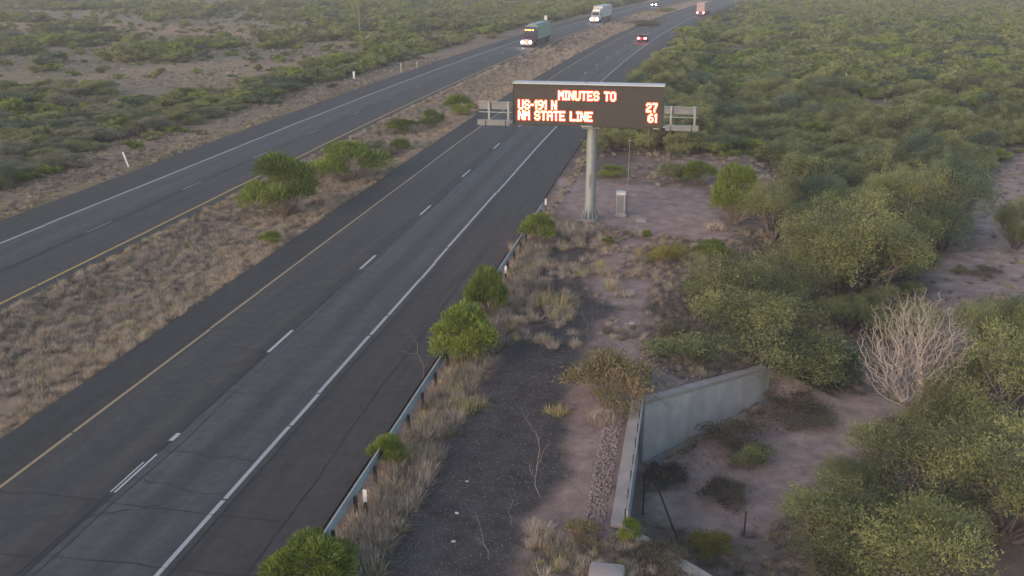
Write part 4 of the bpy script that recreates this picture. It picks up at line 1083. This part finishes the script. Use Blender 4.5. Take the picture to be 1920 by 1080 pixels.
def write(txt, xa, xb, ytop, ybot):
    """letters between photograph columns xa..xb, rows ytop..ybot on the display face"""
    Xa = xcol(xa, FY, (ZT+ZB)/2); Xb = xcol(xb, FY, (ZT+ZB)/2); xm = (Xa+Xb)/2
    za = zrow(ytop, xm, FY); zb = zrow(ybot, xm, FY)
    n = sum(len(GL[c][0])+1 for c in txt)-1; p = (Xb-Xa)/n; ph = (za-zb)/7; cx = 0
    for ch in txt:
        G = GL[ch]
        if ch != ' ':
            core = MB(); rim = MB()  # rim collects added glowing squares that imitate the halo behind each letter
            for r, row in enumerate(G):
                for q, on in enumerate(row):
                    if on == '1':
                        X = Xa+(cx+q+.5)*p; zc = za-(r+.5)*ph
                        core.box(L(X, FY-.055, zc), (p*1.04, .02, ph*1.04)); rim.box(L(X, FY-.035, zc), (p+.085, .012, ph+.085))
            rim.build('lamp_glow', M['ledglow'], core.build('letter', M['led'], sg))
        cx += len(G[0])+1
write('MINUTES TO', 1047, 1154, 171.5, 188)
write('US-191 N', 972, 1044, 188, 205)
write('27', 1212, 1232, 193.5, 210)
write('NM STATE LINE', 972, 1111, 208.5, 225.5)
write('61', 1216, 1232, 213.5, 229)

# equipment cabinet and mast
CB = at(1163, 404, 0); e = empty('equipment_cabinet', CB, rad(3), 'grey metal equipment cabinet on a concrete pad behind the sign column', 'cabinet')
MB().box((0, 0, .08), (.8, .8, .2), 0, .02).build('pad', M['concrete_dark'], e)
MB().box((0, 0, .82), (.55, .5, 1.32), 0, .02).build('cabinet_body', M['cab'], e)
MB().box((-.02, -.255, .80), (.46, .02, 1.16), 0, .006).build('door', M['alu'], e)
MB().prism([(-.3, 1.48), (.3, 1.48), (.28, 1.60), (-.24, 1.56)], -.3, .3, 'X').build('hood', M['white'], e)
CM = at(1175, 402, 0); e = empty('antenna_mast', CM, 0, 'slender pale mast standing beside the equipment cabinet', 'mast')
MB().tube((0, 0, 0), (0, 0, 1.7), .045, .045, 8).build('pedestal', M['galv'], e); MB().tube((0, 0, 1.7), (.03, 0, 4.8), .022, .016, 6).build('mast', M['galv'], e)
MB().box((.02, 0, 4.85), (.16, .1, .1), 0, .01).build('sensor', M['galv'], e)

# ------------------------------------------------------------------ vehicles (front faces -y in local space)
def wheel(e, x, y, r, w_=.28, fs=10):
    t = MB().tube((x-w_/2, y, r), (x+w_/2, y, r), r, r, 20).build('wheel', M['black'], e, True)
    MB().tube((x-w_/2-.01, y, r), (x+w_/2+.01, y, r), r*.55, r*.55, 12).build('rim', M['chrome'], t)
M['glowtrailer'] = simple('tail_glow_tinted_trailer_panel', (.38, .27, .27), .5, 0, .06, 2)  # pale panel with the tail lamps' pink glow put into its colour
def semi(P, rz, cabm, kind, lamp, lampR, label, deck=True, rl='amber', sc=1.0):
    e = empty('semi_truck', P, rz, label, 'truck', None, sc)
    if deck:     # conventional cab
        b = MB(); b.prism([(0.1, .55), (0.0, .95), (.15, 1.55), (1.5, 1.85), (1.9, 2.75), (2.3, 3.05), (4.3, 3.75), (4.6, 3.7), (4.6, .7), (1.4, .7), (1.3, .55)], -1.05, 1.05, 'X', .06); cab = b.build('cab', cabm, e)
        MB().prism([(1.50, 1.92), (1.86, 2.70), (1.80, 2.72), (1.44, 1.94)], -.9, .9, 'X').build('windshield', M['glass'], e)
        MB().box((0, .02, 1.15), (.9, .12, .75), 0, .03).build('grille', M['chrome'], e)
        MB().box((0, -.05, .62), (2.3, .3, .38), 0, .06).build('bumper', M['chrome'], e)
        for s in (-1, 1):
            MB().ball((s*.82, -.04, 1.0), .23, (1.2, .6, 1), 2).build('headlight', lamp if s < 0 else lampR, e)
            m = MB().box((s*1.3, 1.7, 2.2), (.08, .2, .6), 0, .03).build('mirror', M['black'], e)
            MB().box((s*1.19, 1.75, 2.42), (.2, .05, .05)).build('mirror_arm', M['black'], m)
            wheel(e, s*.98, 1.0, .5); wheel(e, s*.9, 4.6, .5, .5); wheel(e, s*.9, 5.75, .5, .5)
        for x in (-.75, -.25, 0, .25, .75): MB().box((x, 2.55, 3.20), (.16, .16, .13), 0, .03).build('roof_lamp', M[rl], e)
    MB().box((0, 5.4, .85), (.9, 5.0, .25)).build('chassis', M['dark'], e)
    T = 5.2; Lt = 13.2
    if kind == 'tarp':
        b = MB(); b.prism([(-1.28, 1.2), (1.28, 1.2), (1.28, 3.7), (.9, 4.0), (0, 4.1), (-.9, 4.0), (-1.28, 3.7)], T, T+Lt, 'Y', .04); tr = b.build('trailer_body', M['tarp'], e)
        MB().box((0, T+Lt/2, 4.12), (1.9, Lt-.3, .06), 0, .01).build('trailer_roof', M['roofgrey'], tr)
        rb_ = MB()
        for k in range(8):
            for s in (-1, 1): rb_.box((s*1.30, T+2+k*1.6, 2.35), (.05, .14, 2.2))
        rb_.build('side_straps', M['rackrib'], tr)
    else:
        tr = MB().box((0, T+Lt/2, 2.65), (2.59, Lt, 2.9), 0, .04).build('trailer_body', M['glowtrailer' if sc < .9 else 'trailer'], e)
        MB().box((0, T+.0, 2.65), (2.4, .03, 2.6)).build('nose_panel', M['white'], tr)
    MB().box((0, T+Lt/2+.5, 1.02), (2.56, Lt-1, .34)).build('side_skirt', M['dark'], e)
    for s in (-1, 1):
        wheel(e, s*.95, T+Lt-2.6, .5, .5); wheel(e, s*.95, T+Lt-1.3, .5, .5)
        MB().box((s*.98, T+Lt+.03, 1.02), (.42, .06, .26), 0, .02).build('taillight', M['taillamp'], e)
    MB().box((0, T+Lt+.02, .55), (2.2, .1, .12)).build('rear_bumper', M['chrome'], e)
    return e
def hdg(Y): return -math.atan2(2*(Y-80)/4100.0, 1) if Y > 80 else 0
def on_road(u, Y): return (u+float(bend(Y)), Y, .03)
Yt = at(990, 89, 0)[1]
semi(on_road(-34.9, Yt), hdg(Yt), M['paint_purple'], 'tarp', M['headlamp'], M['headlampwarm'], 'green covered semi truck with amber roof lamps driving towards the camera on the westbound road', sc=.93)
Yt = at(1128, 44, 0)[1]
semi(on_road(-35.2, Yt), hdg(Yt), M['white'], 'box', M['headlampviolet'], M['headlampviolet'], 'white box semi truck coming on behind the green one on the westbound road', rl='amberdim', sc=.97)
def car(P, rz, body, label, front, name='car', h=1.45):
    e = empty(name, P, rz, label, 'car')
    b = MB(); b.prism([(0, .32), (-.02, .62), (.15, .78), (1.25, .95), (2.0, h-.02), (3.3, h), (4.1, 1.02), (4.62, .95), (4.7, .6), (4.65, .32)], -.88, .88, 'X', .05); b.build('body', body, e, True)
    MB().prism([(1.30, .98), (1.98, h-.07), (1.93, h-.05), (1.22, .98)], -.72, .72, 'X').build('windshield', M['glass'], e)
    MB().prism([(3.36, h-.04), (4.05, 1.04), (4.14, 1.05), (3.42, h-.03)], -.70, .70, 'X').build('rear_window', M['glass'], e)
    for s in (-1, 1):
        MB().box((s*.885, 2.65, 1.17), (.015, 1.7, .3), 0, .003).build('side_window', M['glass'], e)
        wheel(e, s*.8, .85, .32, .2); wheel(e, s*.8, 3.75, .32, .2)
        MB().ball((s*.66, .0, .66), .2, (1.3, .7, 1)).build('headlight', M['headlampviolet'] if front else M['white'], e)
        MB().box((s*.66, 4.71, .82), (.40, .08, .26), 0, .03).build('taillight', M['paint_red'] if front else M['taillamp'], e)
        MB().box((s*.98, 1.55, 1.02), (.16, .12, .12), 0, .03).build('mirror', body, e)
    MB().box((0, 4.69, .5), (1.6, .1, .2), 0, .03).build('rear_bumper', M['black'], e); MB().box((0, 0, .42), (1.6, .1, .2), 0, .03).build('front_bumper', M['black'], e)
    return e
Yt = at(1238, 13, 0)[1]
car(on_road(-35.0, Yt), hdg(Yt), M['paint_blue'], 'dark blue car with lit headlights at the top frame edge on the westbound road', True)
Yt = at(1205, 80, 0)[1]; p = on_road(-16.6, Yt+4.7)
u_ = project(on_road(0, Yt)); 
def car_away(P, rz, *a):   # driving away: turned so that its tail faces the camera
    return car(P, rz+math.pi, *a)
xx = at(1206, 80, 0)[0]
car_away((xx, Yt+4.7, .03), hdg(Yt), M['paint_red'], 'dark red car with glowing tail lights driving away on the eastbound road', False)
RP_ = at(1313, 30, 0); rz_ = hdg(RP_[1])+math.pi; k_ = .88
semi((RP_[0]+18.4*k_*math.sin(rz_), RP_[1]-18.4*k_*math.cos(rz_), .03), rz_, M['paint_red'], 'box', M['chrome'], M['chrome'], 'distant truck with red tail lights, their glow tinted into its trailer panels, driving away on the eastbound road', rl='amberdim', sc=k_)

# ------------------------------------------------------------------ evening haze
hz = bpy.data.materials.new('haze_air'); hz.use_nodes = True; n = hz.node_tree; n.nodes.clear()
pv = n.nodes.new('ShaderNodeVolumePrincipled'); pv.inputs['Density'].default_value = .0007; pv.inputs['Color'].default_value = (.93, .89, .94, 1); pv.inputs['Anisotropy'].default_value = .1
oo = n.nodes.new('ShaderNodeOutputMaterial'); n.links.new(pv.outputs[0], oo.inputs['Volume'])
HAZE = MB().box((0, 1000, 7.5), (9000, 12000, 24)); hb = HAZE.build('haze', hz); tag(hb, 'thin pale evening haze over the plain', None, None, 'stuff'); hb['category'] = 'haze'
